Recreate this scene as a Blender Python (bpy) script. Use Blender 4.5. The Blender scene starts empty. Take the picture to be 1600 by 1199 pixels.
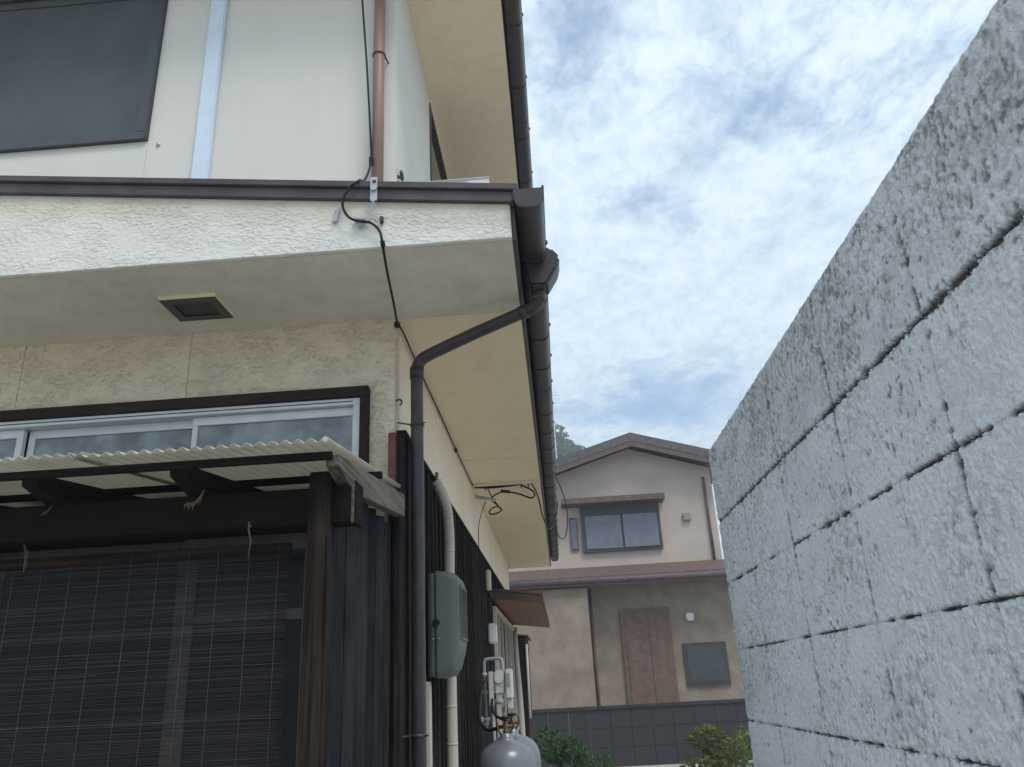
import bpy, bmesh, math, random
import numpy as np
from mathutils import Vector, Matrix

random.seed(7)
C = bpy.context.scene.collection
SC = bpy.context.scene

# ------------------------------------------------------------------ camera
f, pitch, roll, yaw = 1220.0, 0.370235, -0.0536262, -0.0425033
cy, sy, cp, sp = math.cos(yaw), math.sin(yaw), math.cos(pitch), math.sin(pitch)
fwd = Vector((sy*cp, cy*cp, sp)); rt = Vector((cy, -sy, 0)); up = rt.cross(fwd)
cr, sr = math.cos(roll), math.sin(roll)
rt, up = cr*rt + sr*up, -sr*rt + cr*up
cam_d = bpy.data.cameras.new("camera"); cam = bpy.data.objects.new("camera", cam_d); C.objects.link(cam)
cam_d.sensor_width = 36.0; cam_d.lens = 36.0*f/1600.0
cam_d.clip_start = 0.02; cam_d.clip_end = 5000
M4 = Matrix((rt, up, -fwd)).transposed().to_4x4(); M4.translation = Vector((0, 0, 1.5))
cam.matrix_world = M4
SC.camera = cam

# ------------------------------------------------------------------ light, sky, exposure
SUN_DIR = Vector((0.33, -0.44, 0.84)).normalized()      # towards the sun, veiled by thin cloud
sun_el = math.asin(SUN_DIR.z); sun_az = math.atan2(SUN_DIR.x, SUN_DIR.y)
sd = bpy.data.lights.new("sun", 'SUN'); sun = bpy.data.objects.new("sun", sd); C.objects.link(sun)
sd.energy = 1.5; sd.angle = math.radians(20); sd.color = (1.0, 0.965, 0.91)
sun.rotation_euler = SUN_DIR.to_track_quat('Z', 'Y').to_euler(); sun.location = (0, 0, 30)

W = bpy.data.worlds.new("World"); SC.world = W; W.use_nodes = True
nt = W.node_tree; nt.nodes.clear()
def wn(t, **k):
    n = nt.nodes.new(t)
    for a, b in k.items(): setattr(n, a, b)
    return n
def wl(a, b): nt.links.new(a, b)
def wmath(op, a, b=None, c=None, clamp=False):
    n = wn('ShaderNodeMath', operation=op, use_clamp=clamp)
    for i, v in enumerate((a, b, c)):
        if v is None: continue
        if isinstance(v, (int, float)): n.inputs[i].default_value = v
        else: wl(v, n.inputs[i])
    return n.outputs[0]
def wramp(v, a, b, lo=0.0, hi=1.0, smooth=True):
    n = wn('ShaderNodeMapRange', interpolation_type='SMOOTHSTEP' if smooth else 'LINEAR')
    wl(v, n.inputs[0]); n.inputs[1].default_value = a; n.inputs[2].default_value = b
    n.inputs[3].default_value = lo; n.inputs[4].default_value = hi
    return n.outputs[0]
sky = wn('ShaderNodeTexSky', sky_type='NISHITA'); sky.sun_disc = False
sky.sun_elevation = sun_el; sky.sun_rotation = sun_az
sky.air_density = 1.0; sky.dust_density = 1.6; sky.ozone_density = 1.2; sky.altitude = 100
tc = wn('ShaderNodeTexCoord')
sep = wn('ShaderNodeSeparateXYZ'); wl(tc.outputs['Generated'], sep.inputs[0])
dz = wmath('MAXIMUM', sep.outputs[2], 0.06)
dz = wmath('ADD', dz, 0.10)
px = wmath('DIVIDE', sep.outputs[0], dz); py = wmath('DIVIDE', sep.outputs[1], dz)
comb = wn('ShaderNodeCombineXYZ'); wl(px, comb.inputs[0]); wl(py, comb.inputs[1])
def wnoise(scale, detail, rough, off, sx=1.0, sy_=1.0, rot=0.0, dist=0.0):
    mp = wn('ShaderNodeMapping'); wl(comb.outputs[0], mp.inputs[0])
    mp.inputs['Location'].default_value = (off, off*0.7, off*1.3); mp.inputs['Scale'].default_value = (sx, sy_, 1)
    mp.inputs['Rotation'].default_value = (0, 0, rot)
    n = wn('ShaderNodeTexNoise'); wl(mp.outputs[0], n.inputs[0])
    n.inputs['Scale'].default_value = scale; n.inputs['Detail'].default_value = detail
    n.inputs['Roughness'].default_value = rough; n.inputs['Distortion'].default_value = dist
    return n.outputs[0]
def wblob(x, y, rx, ry, rot=0.0):
    dx = wmath('SUBTRACT', px, x); dy = wmath('SUBTRACT', py, y)
    c_, s_ = math.cos(rot), math.sin(rot)
    a = wmath('ADD', wmath('MULTIPLY', dx, c_/rx), wmath('MULTIPLY', dy, s_/rx))
    b = wmath('ADD', wmath('MULTIPLY', dx, -s_/ry), wmath('MULTIPLY', dy, c_/ry))
    r2 = wmath('ADD', wmath('MULTIPLY', a, a), wmath('MULTIPLY', b, b))
    return wmath('EXPONENT', wmath('MULTIPLY', r2, -1.0))
big = wnoise(2.2, 7.0, 0.52, 3.7, dist=0.3)
mid = wnoise(6.5, 9.0, 0.64, 9.1, sx=1.25, sy_=1.0, rot=0.5, dist=0.5)
rip = wnoise(26.0, 6.0, 0.6, 5.2, sx=1.3, sy_=0.9, rot=-0.5, dist=0.6)
ripmask = wramp(wnoise(1.3, 2.0, 0.5, 21.4), 0.38, 0.62)
ripmask = wmath('ADD', wmath('MULTIPLY', ripmask, 0.55), wblob(0.55, 0.95, 0.32, 0.28), None, True)
cover = wmath('ADD', wmath('MULTIPLY', big, 0.60), wmath('MULTIPLY', mid, 0.40))
cover = wmath('ADD', cover, wmath('MULTIPLY', wmath('MULTIPLY', wmath('SUBTRACT', rip, 0.5), ripmask), 0.30))
SKY_HOLES = [(0.085, 0.86, 0.075, 0.15, 0.15, 0.26), (0.29, 1.17, 0.17, 0.050, -0.92, 0.19), (0.20, 1.29, 0.07, 0.06, 0.3, 0.15), (0.31, 1.34, 0.05, 0.06, 0.0, 0.14), (0.22, 2.22, 0.34, 0.24, 0.0, 0.15), (0.50, 1.08, 0.13, 0.05, 0.5, 0.08), (0.08, 1.45, 0.10, 0.16, 0.0, -0.10), (0.36, 1.60, 0.16, 0.18, 0.0, -0.06)]
for hx, hy, rx, ry, ro, amt in SKY_HOLES:
    cover = wmath('SUBTRACT', cover, wmath('MULTIPLY', wblob(hx, hy, rx, ry, ro), amt))
mask = wramp(cover, 0.21, 0.54, 0.22, 0.97)
shade = wramp(wmath('ADD', wmath('MULTIPLY', mid, 0.50), wmath('MULTIPLY', rip, 0.50)), 0.34, 0.62)
cl = wn('ShaderNodeMix', data_type='RGBA'); wl(shade, cl.inputs[0])
cl.inputs[6].default_value = (4.4, 5.55, 6.5, 1); cl.inputs[7].default_value = (5.9, 6.75, 7.4, 1)
skym = wn('ShaderNodeMix', data_type='RGBA', blend_type='MULTIPLY'); skym.inputs[0].default_value = 1.0
wl(sky.outputs[0], skym.inputs[6]); skym.inputs[7].default_value = (0.96, 1.22, 1.34, 1)
mx = wn('ShaderNodeMix', data_type='RGBA'); wl(mask, mx.inputs[0]); wl(skym.outputs[2], mx.inputs[6]); wl(cl.outputs[2], mx.inputs[7])
bg = wn('ShaderNodeBackground'); bg.inputs[1].default_value = 0.10; wl(mx.outputs[2], bg.inputs[0])
wo = wn('ShaderNodeOutputWorld'); wl(bg.outputs[0], wo.inputs[0])

SC.view_settings.view_transform = 'Standard'; SC.view_settings.look = 'None'
SC.view_settings.exposure = 0.72; SC.view_settings.gamma = 1.0; SC.view_settings.use_curve_mapping = False
SC.cycles.max_bounces = 10; SC.cycles.diffuse_bounces = 5; SC.cycles.transparent_max_bounces = 16
SC.cycles.use_denoising = True

# ------------------------------------------------------------------ mesh helpers
class MB:
    def __init__(s): s.v = []; s.f = []; s.smooth = []
    def add(s, vs, fs, smooth=False):
        o = len(s.v); s.v += [tuple(p) for p in vs]
        s.f += [tuple(i+o for i in q) for q in fs]; s.smooth += [smooth]*len(fs)
        return s
    def box(s, x0, y0, z0, x1, y1, z1):
        v = [(x0,y0,z0),(x1,y0,z0),(x1,y1,z0),(x0,y1,z0),(x0,y0,z1),(x1,y0,z1),(x1,y1,z1),(x0,y1,z1)]
        return s.add(v, [(0,3,2,1),(4,5,6,7),(0,1,5,4),(1,2,6,5),(2,3,7,6),(3,0,4,7)])
    def prism(s, pts, a, b, axis='y', smooth=False):
        n = len(pts)
        def P(p, t):
            return {'y': (p[0], t, p[1]), 'x': (t, p[0], p[1]), 'z': (p[0], p[1], t)}[axis]
        v = [P(p, a) for p in pts] + [P(p, b) for p in pts]
        s.add(v, [tuple(range(n)), tuple(range(2*n-1, n-1, -1))])
        o = len(s.v) - 2*n
        for i in range(n):
            j = (i+1) % n
            s.f.append((o+i, o+n+i, o+n+j, o+j)); s.smooth.append(smooth)
        return s
    def obox(s, p, q, w, h, upv=(0, 0, 1)):
        p = Vector(p); q = Vector(q); d = (q-p).normalized(); upv = Vector(upv)
        a = d.cross(upv).normalized(); b = a.cross(d).normalized()
        v = []
        for e in (p, q):
            for i, j in ((-1,-1),(1,-1),(1,1),(-1,1)): v.append(e + a*(i*w/2) + b*(j*h/2))
        return s.add(v, [(0,1,2,3),(7,6,5,4),(0,4,5,1),(1,5,6,2),(2,6,7,3),(3,7,4,0)])
    def tube(s, path, r, seg=10, cap=True, smooth=True):
        P = [Vector(p) for p in path]; n = len(P)
        R = r if isinstance(r, (list, tuple)) else [r]*n
        t0 = (P[1]-P[0]).normalized()
        a = t0.orthogonal().normalized()
        v = []; prev = t0
        for i in range(n):
            t = ((P[min(i+1, n-1)]-P[max(i-1, 0)])).normalized()
            q = prev.rotation_difference(t); a = (q @ a); a = (a - t*a.dot(t)).normalized(); prev = t
            b = t.cross(a)
            for k in range(seg):
                th = 2*math.pi*k/seg
                v.append(P[i] + (a*math.cos(th)+b*math.sin(th))*R[i])
        fs = [(i*seg+k, i*seg+(k+1) % seg, (i+1)*seg+(k+1) % seg, (i+1)*seg+k) for i in range(n-1) for k in range(seg)]
        s.add(v, fs, smooth)
        if cap:
            o = len(s.v) - n*seg
            s.f.append(tuple(o+k for k in range(seg-1, -1, -1))); s.smooth.append(False)
            s.f.append(tuple(o+(n-1)*seg+k for k in range(seg))); s.smooth.append(False)
        return s
    def lathe(s, prof, c, seg=24, smooth=True):
        v = []; fs = []
        for (r, z) in prof:
            for k in range(seg):
                th = 2*math.pi*k/seg; v.append((c[0]+r*math.cos(th), c[1]+r*math.sin(th), c[2]+z))
        for i in range(len(prof)-1):
            for k in range(seg): fs.append((i*seg+k, i*seg+(k+1) % seg, (i+1)*seg+(k+1) % seg, (i+1)*seg+k))
        fs.append(tuple(range(seg-1, -1, -1))); fs.append(tuple((len(prof)-1)*seg+k for k in range(seg)))
        return s.add(v, fs, smooth)
    def mesh(s, name, mat, off=(0, 0, 0), bevel=0.0):
        me = bpy.data.meshes.new(name)
        me.from_pydata([(p[0]-off[0], p[1]-off[1], p[2]-off[2]) for p in s.v], [], s.f)
        me.polygons.foreach_set('use_smooth', s.smooth)
        if bevel or True:
            bm = bmesh.new(); bm.from_mesh(me)
            if bevel:
                bmesh.ops.bevel(bm, geom=[e for e in bm.edges if len(e.link_faces) == 2 and e.calc_face_angle(0) > 0.6],
                                offset=bevel, segments=2, affect='EDGES', clamp_overlap=True)
            bmesh.ops.recalc_face_normals(bm, faces=bm.faces)
            bm.to_mesh(me); bm.free()
        me.materials.append(mat); me.update()
        return me

def curve(pts, n=8):
    P = [Vector(p) for p in pts]; out = []
    for i in range(len(P)-1):
        p0 = P[max(i-1, 0)]; p1 = P[i]; p2 = P[i+1]; p3 = P[min(i+2, len(P)-1)]
        for k in range(n):
            t = k/n
            out.append(0.5*((2*p1)+(p2-p0)*t+(2*p0-5*p1+4*p2-p3)*t*t+(-p0+3*p1-3*p2+p3)*t*t*t))
    out.append(P[-1]); return out

def abs_loc(o):
    p = Vector((0, 0, 0))
    while o: p = p + o.location; o = o.parent
    return p
def link(name, me, parent=None, loc=None):
    o = bpy.data.objects.new(name, me); C.objects.link(o)
    if parent is not None: o.parent = parent
    if loc is not None: o.location = loc
    return o
def part(name, mb, mat, parent, bevel=0.0, label=None):
    o = link(name, mb.mesh(name, mat, abs_loc(parent), bevel), parent)
    if label: o['label'] = label
    return o
def thing(name, label, cat, loc=(0, 0, 0), rz=0.0, group=None):
    o = link(name, None, None, loc); o.rotation_euler = (0, 0, rz); o.empty_display_size = 0.1
    o['label'] = label; o['category'] = cat
    if group: o['group'] = group
    return o
def solo(name, mb, mat, label, cat, loc=(0, 0, 0), bevel=0.0, group=None):
    o = link(name, mb.mesh(name, mat, loc, bevel), None, loc)
    o['label'] = label; o['category'] = cat
    if group: o['group'] = group
    return o
def struct(name, mb, mat, kind='structure'):
    o = link(name, mb.mesh(name, mat)); o['kind'] = kind
    return o
def copy_tree(o, parent=None):
    c = o.copy(); C.objects.link(c)
    if parent is not None: c.parent = parent
    for ch in list(o.children): copy_tree(ch, c)
    return c

# ------------------------------------------------------------------ materials
class Mat:
    def __init__(s, name, rough=0.7, spec=0.4, metal=0.0):
        s.m = bpy.data.materials.new(name); s.m.use_nodes = True; s.t = s.m.node_tree
        s.b = s.t.nodes['Principled BSDF']; s.out = s.t.nodes['Material Output']
        s.b.inputs['Roughness'].default_value = rough; s.b.inputs['Specular IOR Level'].default_value = spec
        s.b.inputs['Metallic'].default_value = metal
        s.tc = s.n('ShaderNodeTexCoord')
    def n(s, t, **k):
        n = s.t.nodes.new(t)
        for a, b in k.items(): setattr(n, a, b)
        return n
    def l(s, a, b): s.t.links.new(a, b)
    def coords(s, scale=(1, 1, 1), rot=(0, 0, 0), which='Object', loc=(0, 0, 0)):
        mp = s.n('ShaderNodeMapping'); s.l(s.tc.outputs[which], mp.inputs[0])
        mp.inputs['Scale'].default_value = scale; mp.inputs['Rotation'].default_value = rot; mp.inputs['Location'].default_value = loc
        return mp.outputs[0]
    def noise(s, vec, scale, detail=4, rough=0.55, dist=0.0):
        n = s.n('ShaderNodeTexNoise'); s.l(vec, n.inputs[0])
        n.inputs['Scale'].default_value = scale; n.inputs['Detail'].default_value = detail
        n.inputs['Roughness'].default_value = rough; n.inputs['Distortion'].default_value = dist
        return n.outputs[0]
    def voro(s, vec, scale, feature='F1', rnd=1.0):
        n = s.n('ShaderNodeTexVoronoi', feature=feature); s.l(vec, n.inputs[0]); n.inputs['Scale'].default_value = scale
        n.inputs['Randomness'].default_value = rnd
        return n.outputs[0]
    def rng(s, v, a, b, lo=0.0, hi=1.0):
        n = s.n('ShaderNodeMapRange', interpolation_type='SMOOTHSTEP'); s.l(v, n.inputs[0])
        for i, q in enumerate((a, b, lo, hi)): n.inputs[i+1].default_value = q
        return n.outputs[0]
    def math(s, op, a, b=None):
        n = s.n('ShaderNodeMath', operation=op)
        for i, v in enumerate((a, b)):
            if v is None: continue
            if isinstance(v, (int, float)): n.inputs[i].default_value = v
            else: s.l(v, n.inputs[i])
        return n.outputs[0]
    def mix(s, fac, a, b, mode='MIX'):
        n = s.n('ShaderNodeMix', data_type='RGBA', blend_type=mode)
        for i, v in ((0, fac), (6, a), (7, b)):
            if isinstance(v, (int, float)): n.inputs[i].default_value = v
            elif isinstance(v, tuple): n.inputs[i].default_value = (v[0], v[1], v[2], 1)
            else: s.l(v, n.inputs[i])
        return n.outputs[2]
    def color(s, c):
        if isinstance(c, tuple): s.b.inputs['Base Color'].default_value = (c[0], c[1], c[2], 1)
        else: s.l(c, s.b.inputs['Base Color'])
        return s
    def bump(s, h, dist, strength=1.0):
        n = s.n('ShaderNodeBump'); n.inputs['Strength'].default_value = strength; n.inputs['Distance'].default_value = dist
        s.l(h, n.inputs['Height']); s.l(n.outputs[0], s.b.inputs['Normal']); return s
    def rand(s):
        return s.n('ShaderNodeObjectInfo').outputs['Random']

def plain(name, c, rough=0.6, spec=0.4, metal=0.0, var=0.12, scale=9.0):
    m = Mat(name, rough, spec, metal); v = m.coords()
    k = m.noise(v, scale, 5, 0.6)
    m.color(m.mix(m.rng(k, 0.3, 0.7), tuple(x*(1-var) for x in c), tuple(min(1, x*(1+var)) for x in c)))
    return m.m

def stucco(name, c, dirt, bumpd, dirt_amt, scale, top_stain=None, crev_amt=0.0, stretch=1.0):
    m = Mat(name, 0.88, 0.2); v = m.coords((1, 1, stretch))
    wv = m.noise(v, scale*0.4, 3, 0.5)
    vm = m.n('ShaderNodeVectorMath', operation='MULTIPLY_ADD'); m.l(v, vm.inputs[0]); vm.inputs[1].default_value = (1, 1, 1)
    ws = m.n('ShaderNodeCombineXYZ')
    w2 = m.math('MULTIPLY', wv, 0.02)
    for i in range(3): m.l(w2, ws.inputs[i])
    m.l(ws.outputs[0], vm.inputs[2])
    a = m.noise(vm.outputs[0], scale, 4, 0.55, 0.15)
    pl = m.rng(a, 0.28, 0.60)
    fine = m.noise(v, scale*4.5, 3, 0.6)
    hm_ = m.rng(m.noise(v, 5.0, 4, 0.6), 0.32, 0.66, 0.25, 1.0)
    h = m.math('MULTIPLY', m.math('ADD', pl, m.math('MULTIPLY', fine, 0.45)), hm_)
    big = m.noise(v, 1.7, 6, 0.65)
    vs = m.coords((9, 9, 0.9)); streak = m.noise(vs, 1.0, 5, 0.6)
    d = m.math('MULTIPLY', m.rng(m.math('ADD', m.math('MULTIPLY', big, 0.6), m.math('MULTIPLY', streak, 0.4)), 0.42, 0.72), dirt_amt)
    crev = m.math('MULTIPLY', m.rng(a, 0.41, 0.32), crev_amt)
    sepc = m.n('ShaderNodeSeparateXYZ'); m.l(v, sepc.inputs[0])
    col = m.mix(d, c, dirt)
    col = m.mix(crev, col, tuple(x*0.6 for x in dirt))
    if top_stain:
        z0, z1, sc, amt, slope = top_stain       # stain below a metal edge that may slope along x
        zz = m.math('ADD', sepc.outputs[2], m.math('MULTIPLY', sepc.outputs[0], slope))
        g = m.math('MULTIPLY', m.rng(m.math('ADD', zz, m.math('MULTIPLY', streak, 0.05)), z0, z1), amt)
        col = m.mix(g, col, sc)
    m.color(col); m.bump(h, bumpd, 1.0)
    return m.m

def wood(name, dark, light, axis='z', scale=1.0, light_amt=0.6, rough=0.93):
    m = Mat(name, rough, 0.08)
    oi = m.n('ShaderNodeObjectInfo')
    sc = {'z': (48, 48, 1.1), 'x': (1.1, 48, 48), 'y': (48, 1.1, 48)}[axis]
    mp = m.n('ShaderNodeMapping'); m.l(m.tc.outputs['Object'], mp.inputs[0]); mp.inputs['Scale'].default_value = tuple(x*scale for x in sc)
    cx = m.n('ShaderNodeCombineXYZ'); r40 = m.math('MULTIPLY', oi.outputs['Random'], 40.0)
    for i in range(3): m.l(r40, cx.inputs[i])
    m.l(cx.outputs[0], mp.inputs['Location'])
    g = m.noise(mp.outputs[0], 2.0, 6, 0.65, 0.4)
    fine = m.noise(mp.outputs[0], 7.0, 4, 0.6)
    v = m.coords(); patch = m.noise(v, 3.0, 5, 0.6)
    tone = m.math('ADD', m.math('MULTIPLY', g, 0.65), m.math('MULTIPLY', patch, 0.35))
    tone = m.math('ADD', tone, m.math('MULTIPLY', m.math('SUBTRACT', oi.outputs['Random'], 0.5), 0.22))
    col = m.mix(m.math('MULTIPLY', m.rng(tone, 0.44, 0.66), light_amt), dark, light)
    col = m.mix(m.rng(fine, 0.42, 0.30, 0, 0.6), col, tuple(x*0.4 for x in dark))
    m.color(col); m.bump(m.math('ADD', g, m.math('MULTIPLY', fine, 0.5)), 0.004, 0.8)
    return m.m

MT = {}
MT['fascia'] = stucco('white_stucco', (0.70, 0.69, 0.645), (0.57, 0.545, 0.48), 0.0045, 0.3, 46, (3.345*1.6, 3.435*1.6, (0.52, 0.47, 0.36), 0.55, 0.113*1.6), 0.16, 1.6)
MT['beige'] = stucco('beige_stucco', (0.74, 0.645, 0.49), (0.54, 0.45, 0.31), 0.0070, 0.4, 46, None, 0.42, 1.6)
MT['upper'] = stucco('cream_plaster', (0.65, 0.64, 0.595), (0.59, 0.56, 0.49), 0.0005, 0.35, 60)
MT['side'] = stucco('cream_side_plaster', (0.76, 0.675, 0.53), (0.60, 0.49, 0.34), 0.002, 0.55, 60)
MT['soffit_front'] = stucco('grey_soffit', (0.70, 0.66, 0.58), (0.49, 0.395, 0.34), 0.0022, 0.5, 70, None, 0.1)
MT['soffit_side'] = stucco('cream_soffit', (0.82, 0.70, 0.505), (0.66, 0.53, 0.37), 0.0015, 0.45, 60)
MT['soffit_up'] = stucco('tan_soffit', (0.82, 0.69, 0.51), (0.72, 0.57, 0.41), 0.001, 0.5, 60)
MT['gutter'] = plain('dark_brown_gutter', (0.040, 0.034, 0.036), 0.42, 0.4, var=0.25, scale=14)
MT['verge'] = plain('brown_sheet_metal', (0.062, 0.050, 0.052), 0.5, 0.4, var=0.2, scale=6)
MT['roof'] = plain('dark_roof_metal', (0.09, 0.08, 0.078), 0.5, 0.4, var=0.2)
MT['redpipe'] = plain('faded_red_brown_pipe', (0.25, 0.155, 0.14), 0.5, 0.4, var=0.1, scale=4)
MT['bluepipe'] = plain('pale_blue_cover', (0.60, 0.69, 0.80), 0.5, 0.4, var=0.05, scale=2)
MT['alu'] = plain('pale_aluminium', (0.60, 0.64, 0.67), 0.4, 0.5, var=0.06)
MT['darkalu'] = plain('dark_aluminium', (0.05, 0.045, 0.05), 0.4, 0.5, var=0.1)
MT['trim'] = wood('brown_window_trim', (0.028, 0.020, 0.018), (0.07, 0.046, 0.040), 'x', 1.0, 0.5)
MT['plank'] = wood('blackened_cedar', (0.006, 0.006, 0.007), (0.085, 0.085, 0.095), 'z', 0.95, 0.36)
MT['plank2'] = wood('side_blackened_cedar', (0.014, 0.012, 0.0115), (0.075, 0.064, 0.058), 'z', 1.2, 0.7)
MT['silver'] = wood('silvered_cedar', (0.016, 0.017, 0.021), (0.30, 0.32, 0.36), 'z', 0.95, 0.7)
MT['beam'] = wood('dark_beam', (0.011, 0.0075, 0.006), (0.048, 0.031, 0.023), 'x', 0.8, 0.7)
MT['rafter'] = wood('dark_rafter', (0.008, 0.007, 0.0065), (0.030, 0.023, 0.018), 'y', 0.8, 0.6)
MT['grey_rafter'] = wood('weathered_grey_rafter', (0.065, 0.056, 0.047), (0.18, 0.163, 0.142), 'y', 0.9, 0.9)
MT['post'] = wood('dark_post', (0.013, 0.0095, 0.008), (0.062, 0.045, 0.035), 'z', 0.8, 0.7)
MT['raw'] = plain('split_raw_wood', (0.17, 0.115, 0.065), 0.8, 0.2, var=0.3, scale=60)
MT['red'] = plain('red_brown_paint', (0.15, 0.048, 0.040), 0.6, 0.3, var=0.25, scale=14)
MT['steel'] = plain('galvanised_steel', (0.42, 0.44, 0.46), 0.45, 0.5, 0.4, var=0.15)
MT['gaspaint'] = plain('grey_gas_paint', (0.16, 0.172, 0.195), 0.30, 0.5, 0.1, var=0.12, scale=7)
MT['gaspipe'] = plain('light_grey_pipe', (0.33, 0.35, 0.37), 0.5, 0.4, var=0.2)
MT['gasmeter'] = plain('off_white_meter', (0.55, 0.54, 0.49), 0.5, 0.4, var=0.08, scale=20)
MT['brass'] = plain('worn_brass', (0.16, 0.11, 0.06), 0.45, 0.5, 0.7, var=0.3, scale=40)
MT['rubber'] = plain('black_rubber', (0.009, 0.009, 0.011), 0.6, 0.25)
MT['meterbox'] = plain('grey_green_plastic', (0.088, 0.101, 0.103), 0.5, 0.4, var=0.1, scale=5)
MT['conduit'] = stucco('taped_cream_pipe', (0.50, 0.45, 0.39), (0.30, 0.27, 0.22), 0.001, 0.5, 30)
MT['ivory'] = plain('ivory_plastic', (0.62, 0.55, 0.36), 0.5, 0.4, var=0.08)
MT['white'] = plain('white_plastic', (0.62, 0.61, 0.60), 0.45, 0.4, var=0.06)
MT['acwhite'] = plain('pale_grey_casing', (0.62, 0.62, 0.63), 0.45, 0.4, var=0.05)
MT['hood'] = plain('red_brown_hood', (0.24, 0.12, 0.07), 0.55, 0.4, var=0.2)
MT['hoodtop'] = plain('dark_red_hood_edge', (0.075, 0.040, 0.034), 0.5, 0.4, var=0.2)
MT['dark'] = plain('dark_interior', (0.012, 0.012, 0.013), 0.8, 0.2)
MT['straw'] = plain('pale_string', (0.17, 0.16, 0.14), 0.85, 0.2)
MT['string'] = plain('grey_blind_string', (0.075, 0.068, 0.072), 0.85, 0.2)
MT['doorwood'] = plain('grey_brown_door_frame', (0.10, 0.096, 0.09), 0.7, 0.3, var=0.2, scale=18)

def glassy(name, c, rough, spec=0.6, var=0.0, scale=5.0):
    m = Mat(name, rough, spec); v = m.coords()
    k = m.noise(v, scale, 5, 0.6)
    m.color(m.mix(m.rng(k, 0.35, 0.7), tuple(x*(1-var) for x in c), tuple(x*(1+var) for x in c)))
    return m.m
MT['frosted'] = glassy('frosted_glass', (0.20, 0.245, 0.265), 0.38, 0.6, 0.45, 4.0)
MT['darkglass'] = glassy('dark_glass', (0.03, 0.035, 0.04), 0.08, 0.6, 0.2)
m = Mat('insect_screen', 0.55, 0.4); v = m.coords()
wv = m.n('ShaderNodeTexWave', wave_type='BANDS', bands_direction='Z'); m.l(v, wv.inputs[0]); wv.inputs['Scale'].default_value = 34; wv.inputs['Distortion'].default_value = 0.6; wv.inputs['Detail'].default_value = 2
kk = m.noise(v, 2.2, 4, 0.5)
cc = m.mix(m.rng(kk, 0.35, 0.65), (0.060, 0.076, 0.085), (0.085, 0.105, 0.117))
m.color(m.mix(m.math('MULTIPLY', wv.outputs[0], 0.65), cc, (0.042, 0.052, 0.058))); MT['screen'] = m.m

# corrugated sheet: slightly translucent pvc
m = Mat('cream_corrugated_pvc', 0.4, 0.4); v = m.coords()
kk = m.noise(v, 6, 5, 0.65)
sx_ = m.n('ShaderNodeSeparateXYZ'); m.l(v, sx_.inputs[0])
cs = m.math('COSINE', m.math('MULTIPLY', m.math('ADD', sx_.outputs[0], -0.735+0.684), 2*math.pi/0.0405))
vall = m.math('MULTIPLY', m.rng(cs, 0.2, -0.9), m.rng(kk, 0.25, 0.6, 0.45, 1.0))     # trough shading painted into the colour so the corrugation reads
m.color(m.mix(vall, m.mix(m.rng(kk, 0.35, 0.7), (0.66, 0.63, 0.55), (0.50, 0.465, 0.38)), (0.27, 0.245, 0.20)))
tr = m.n('ShaderNodeBsdfTranslucent'); tr.inputs[0].default_value = (0.82, 0.79, 0.71, 1)
ms = m.n('ShaderNodeMixShader'); ms.inputs[0].default_value = 0.42
m.l(m.b.outputs[0], ms.inputs[1]); m.l(tr.outputs[0], ms.inputs[2]); m.l(ms.outputs[0], m.out.inputs[0]); MT['pvc'] = m.m

# blind reeds: tone per reed
m = Mat('weathered_reed', 0.75, 0.3)
at = m.n('ShaderNodeAttribute', attribute_name='tone')
m.color(m.mix(at.outputs['Fac'], (0.008, 0.008, 0.0105), (0.075, 0.068, 0.066))); MT['reed'] = m.m

# painted block wall
m = Mat('sprayed_block_paint', 0.9, 0.2); v = m.coords()
at = m.n('ShaderNodeAttribute', attribute_name='dirt'); am = m.n('ShaderNodeAttribute', attribute_name='mortar')
n1 = m.noise(v, 5.0, 6, 0.65); n2 = m.noise(v, 140, 4, 0.6); n3 = m.noise(v, 420, 3, 0.6)
col = m.mix(m.rng(n1, 0.35, 0.68), (0.76, 0.79, 0.82), (0.70, 0.735, 0.77))
col = m.mix(at.outputs['Fac'], col, (0.25, 0.245, 0.235))
col = m.mix(m.rng(m.noise(v, 210, 4, 0.7), 0.50, 0.34, 0, 0.38), col, (0.38, 0.385, 0.385))
col = m.mix(m.rng(n3, 0.40, 0.28, 0, 0.35), col, (0.28, 0.26, 0.24))
col = m.mix(am.outputs['Fac'], col, m.mix(m.rng(n2, 0.4, 0.65), (0.045, 0.042, 0.042), (0.12, 0.11, 0.105)))
m.color(col); m.bump(m.math('ADD', n2, m.math('MULTIPLY', n3, 0.6)), 0.0028, 1.0); MT['block'] = m.m

def leafmat(name, a, b):
    m = Mat(name, 0.6, 0.3); v = m.coords()
    k = m.noise(v, 1.3, 4, 0.6); k2 = m.noise(v, 23.0, 2, 0.5)
    m.color(m.mix(m.rng(m.math('ADD', m.math('MULTIPLY', k, 0.5), m.math('MULTIPLY', k2, 0.5)), 0.35, 0.65), a, b))
    tr = m.n('ShaderNodeBsdfTranslucent'); tr.inputs[0].default_value = (b[0]*1.3, b[1]*1.4, b[2], 1)
    ms = m.n('ShaderNodeMixShader'); ms.inputs[0].default_value = 0.25
    m.l(m.b.outputs[0], ms.inputs[1]); m.l(tr.outputs[0], ms.inputs[2]); m.l(ms.outputs[0], m.out.inputs[0])
    return m.m
MT['leaf'] = leafmat('hill_leaf', (0.045, 0.085, 0.04), (0.10, 0.16, 0.07))
MT['shrub'] = leafmat('shrub_leaf', (0.025, 0.06, 0.022), (0.06, 0.12, 0.04))
MT['yellowshrub'] = leafmat('yellow_green_leaf', (0.07, 0.085, 0.02), (0.15, 0.16, 0.04))
MT['bark'] = wood('bark', (0.05, 0.04, 0.03), (0.12, 0.10, 0.08), 'z', 0.5)

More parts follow.
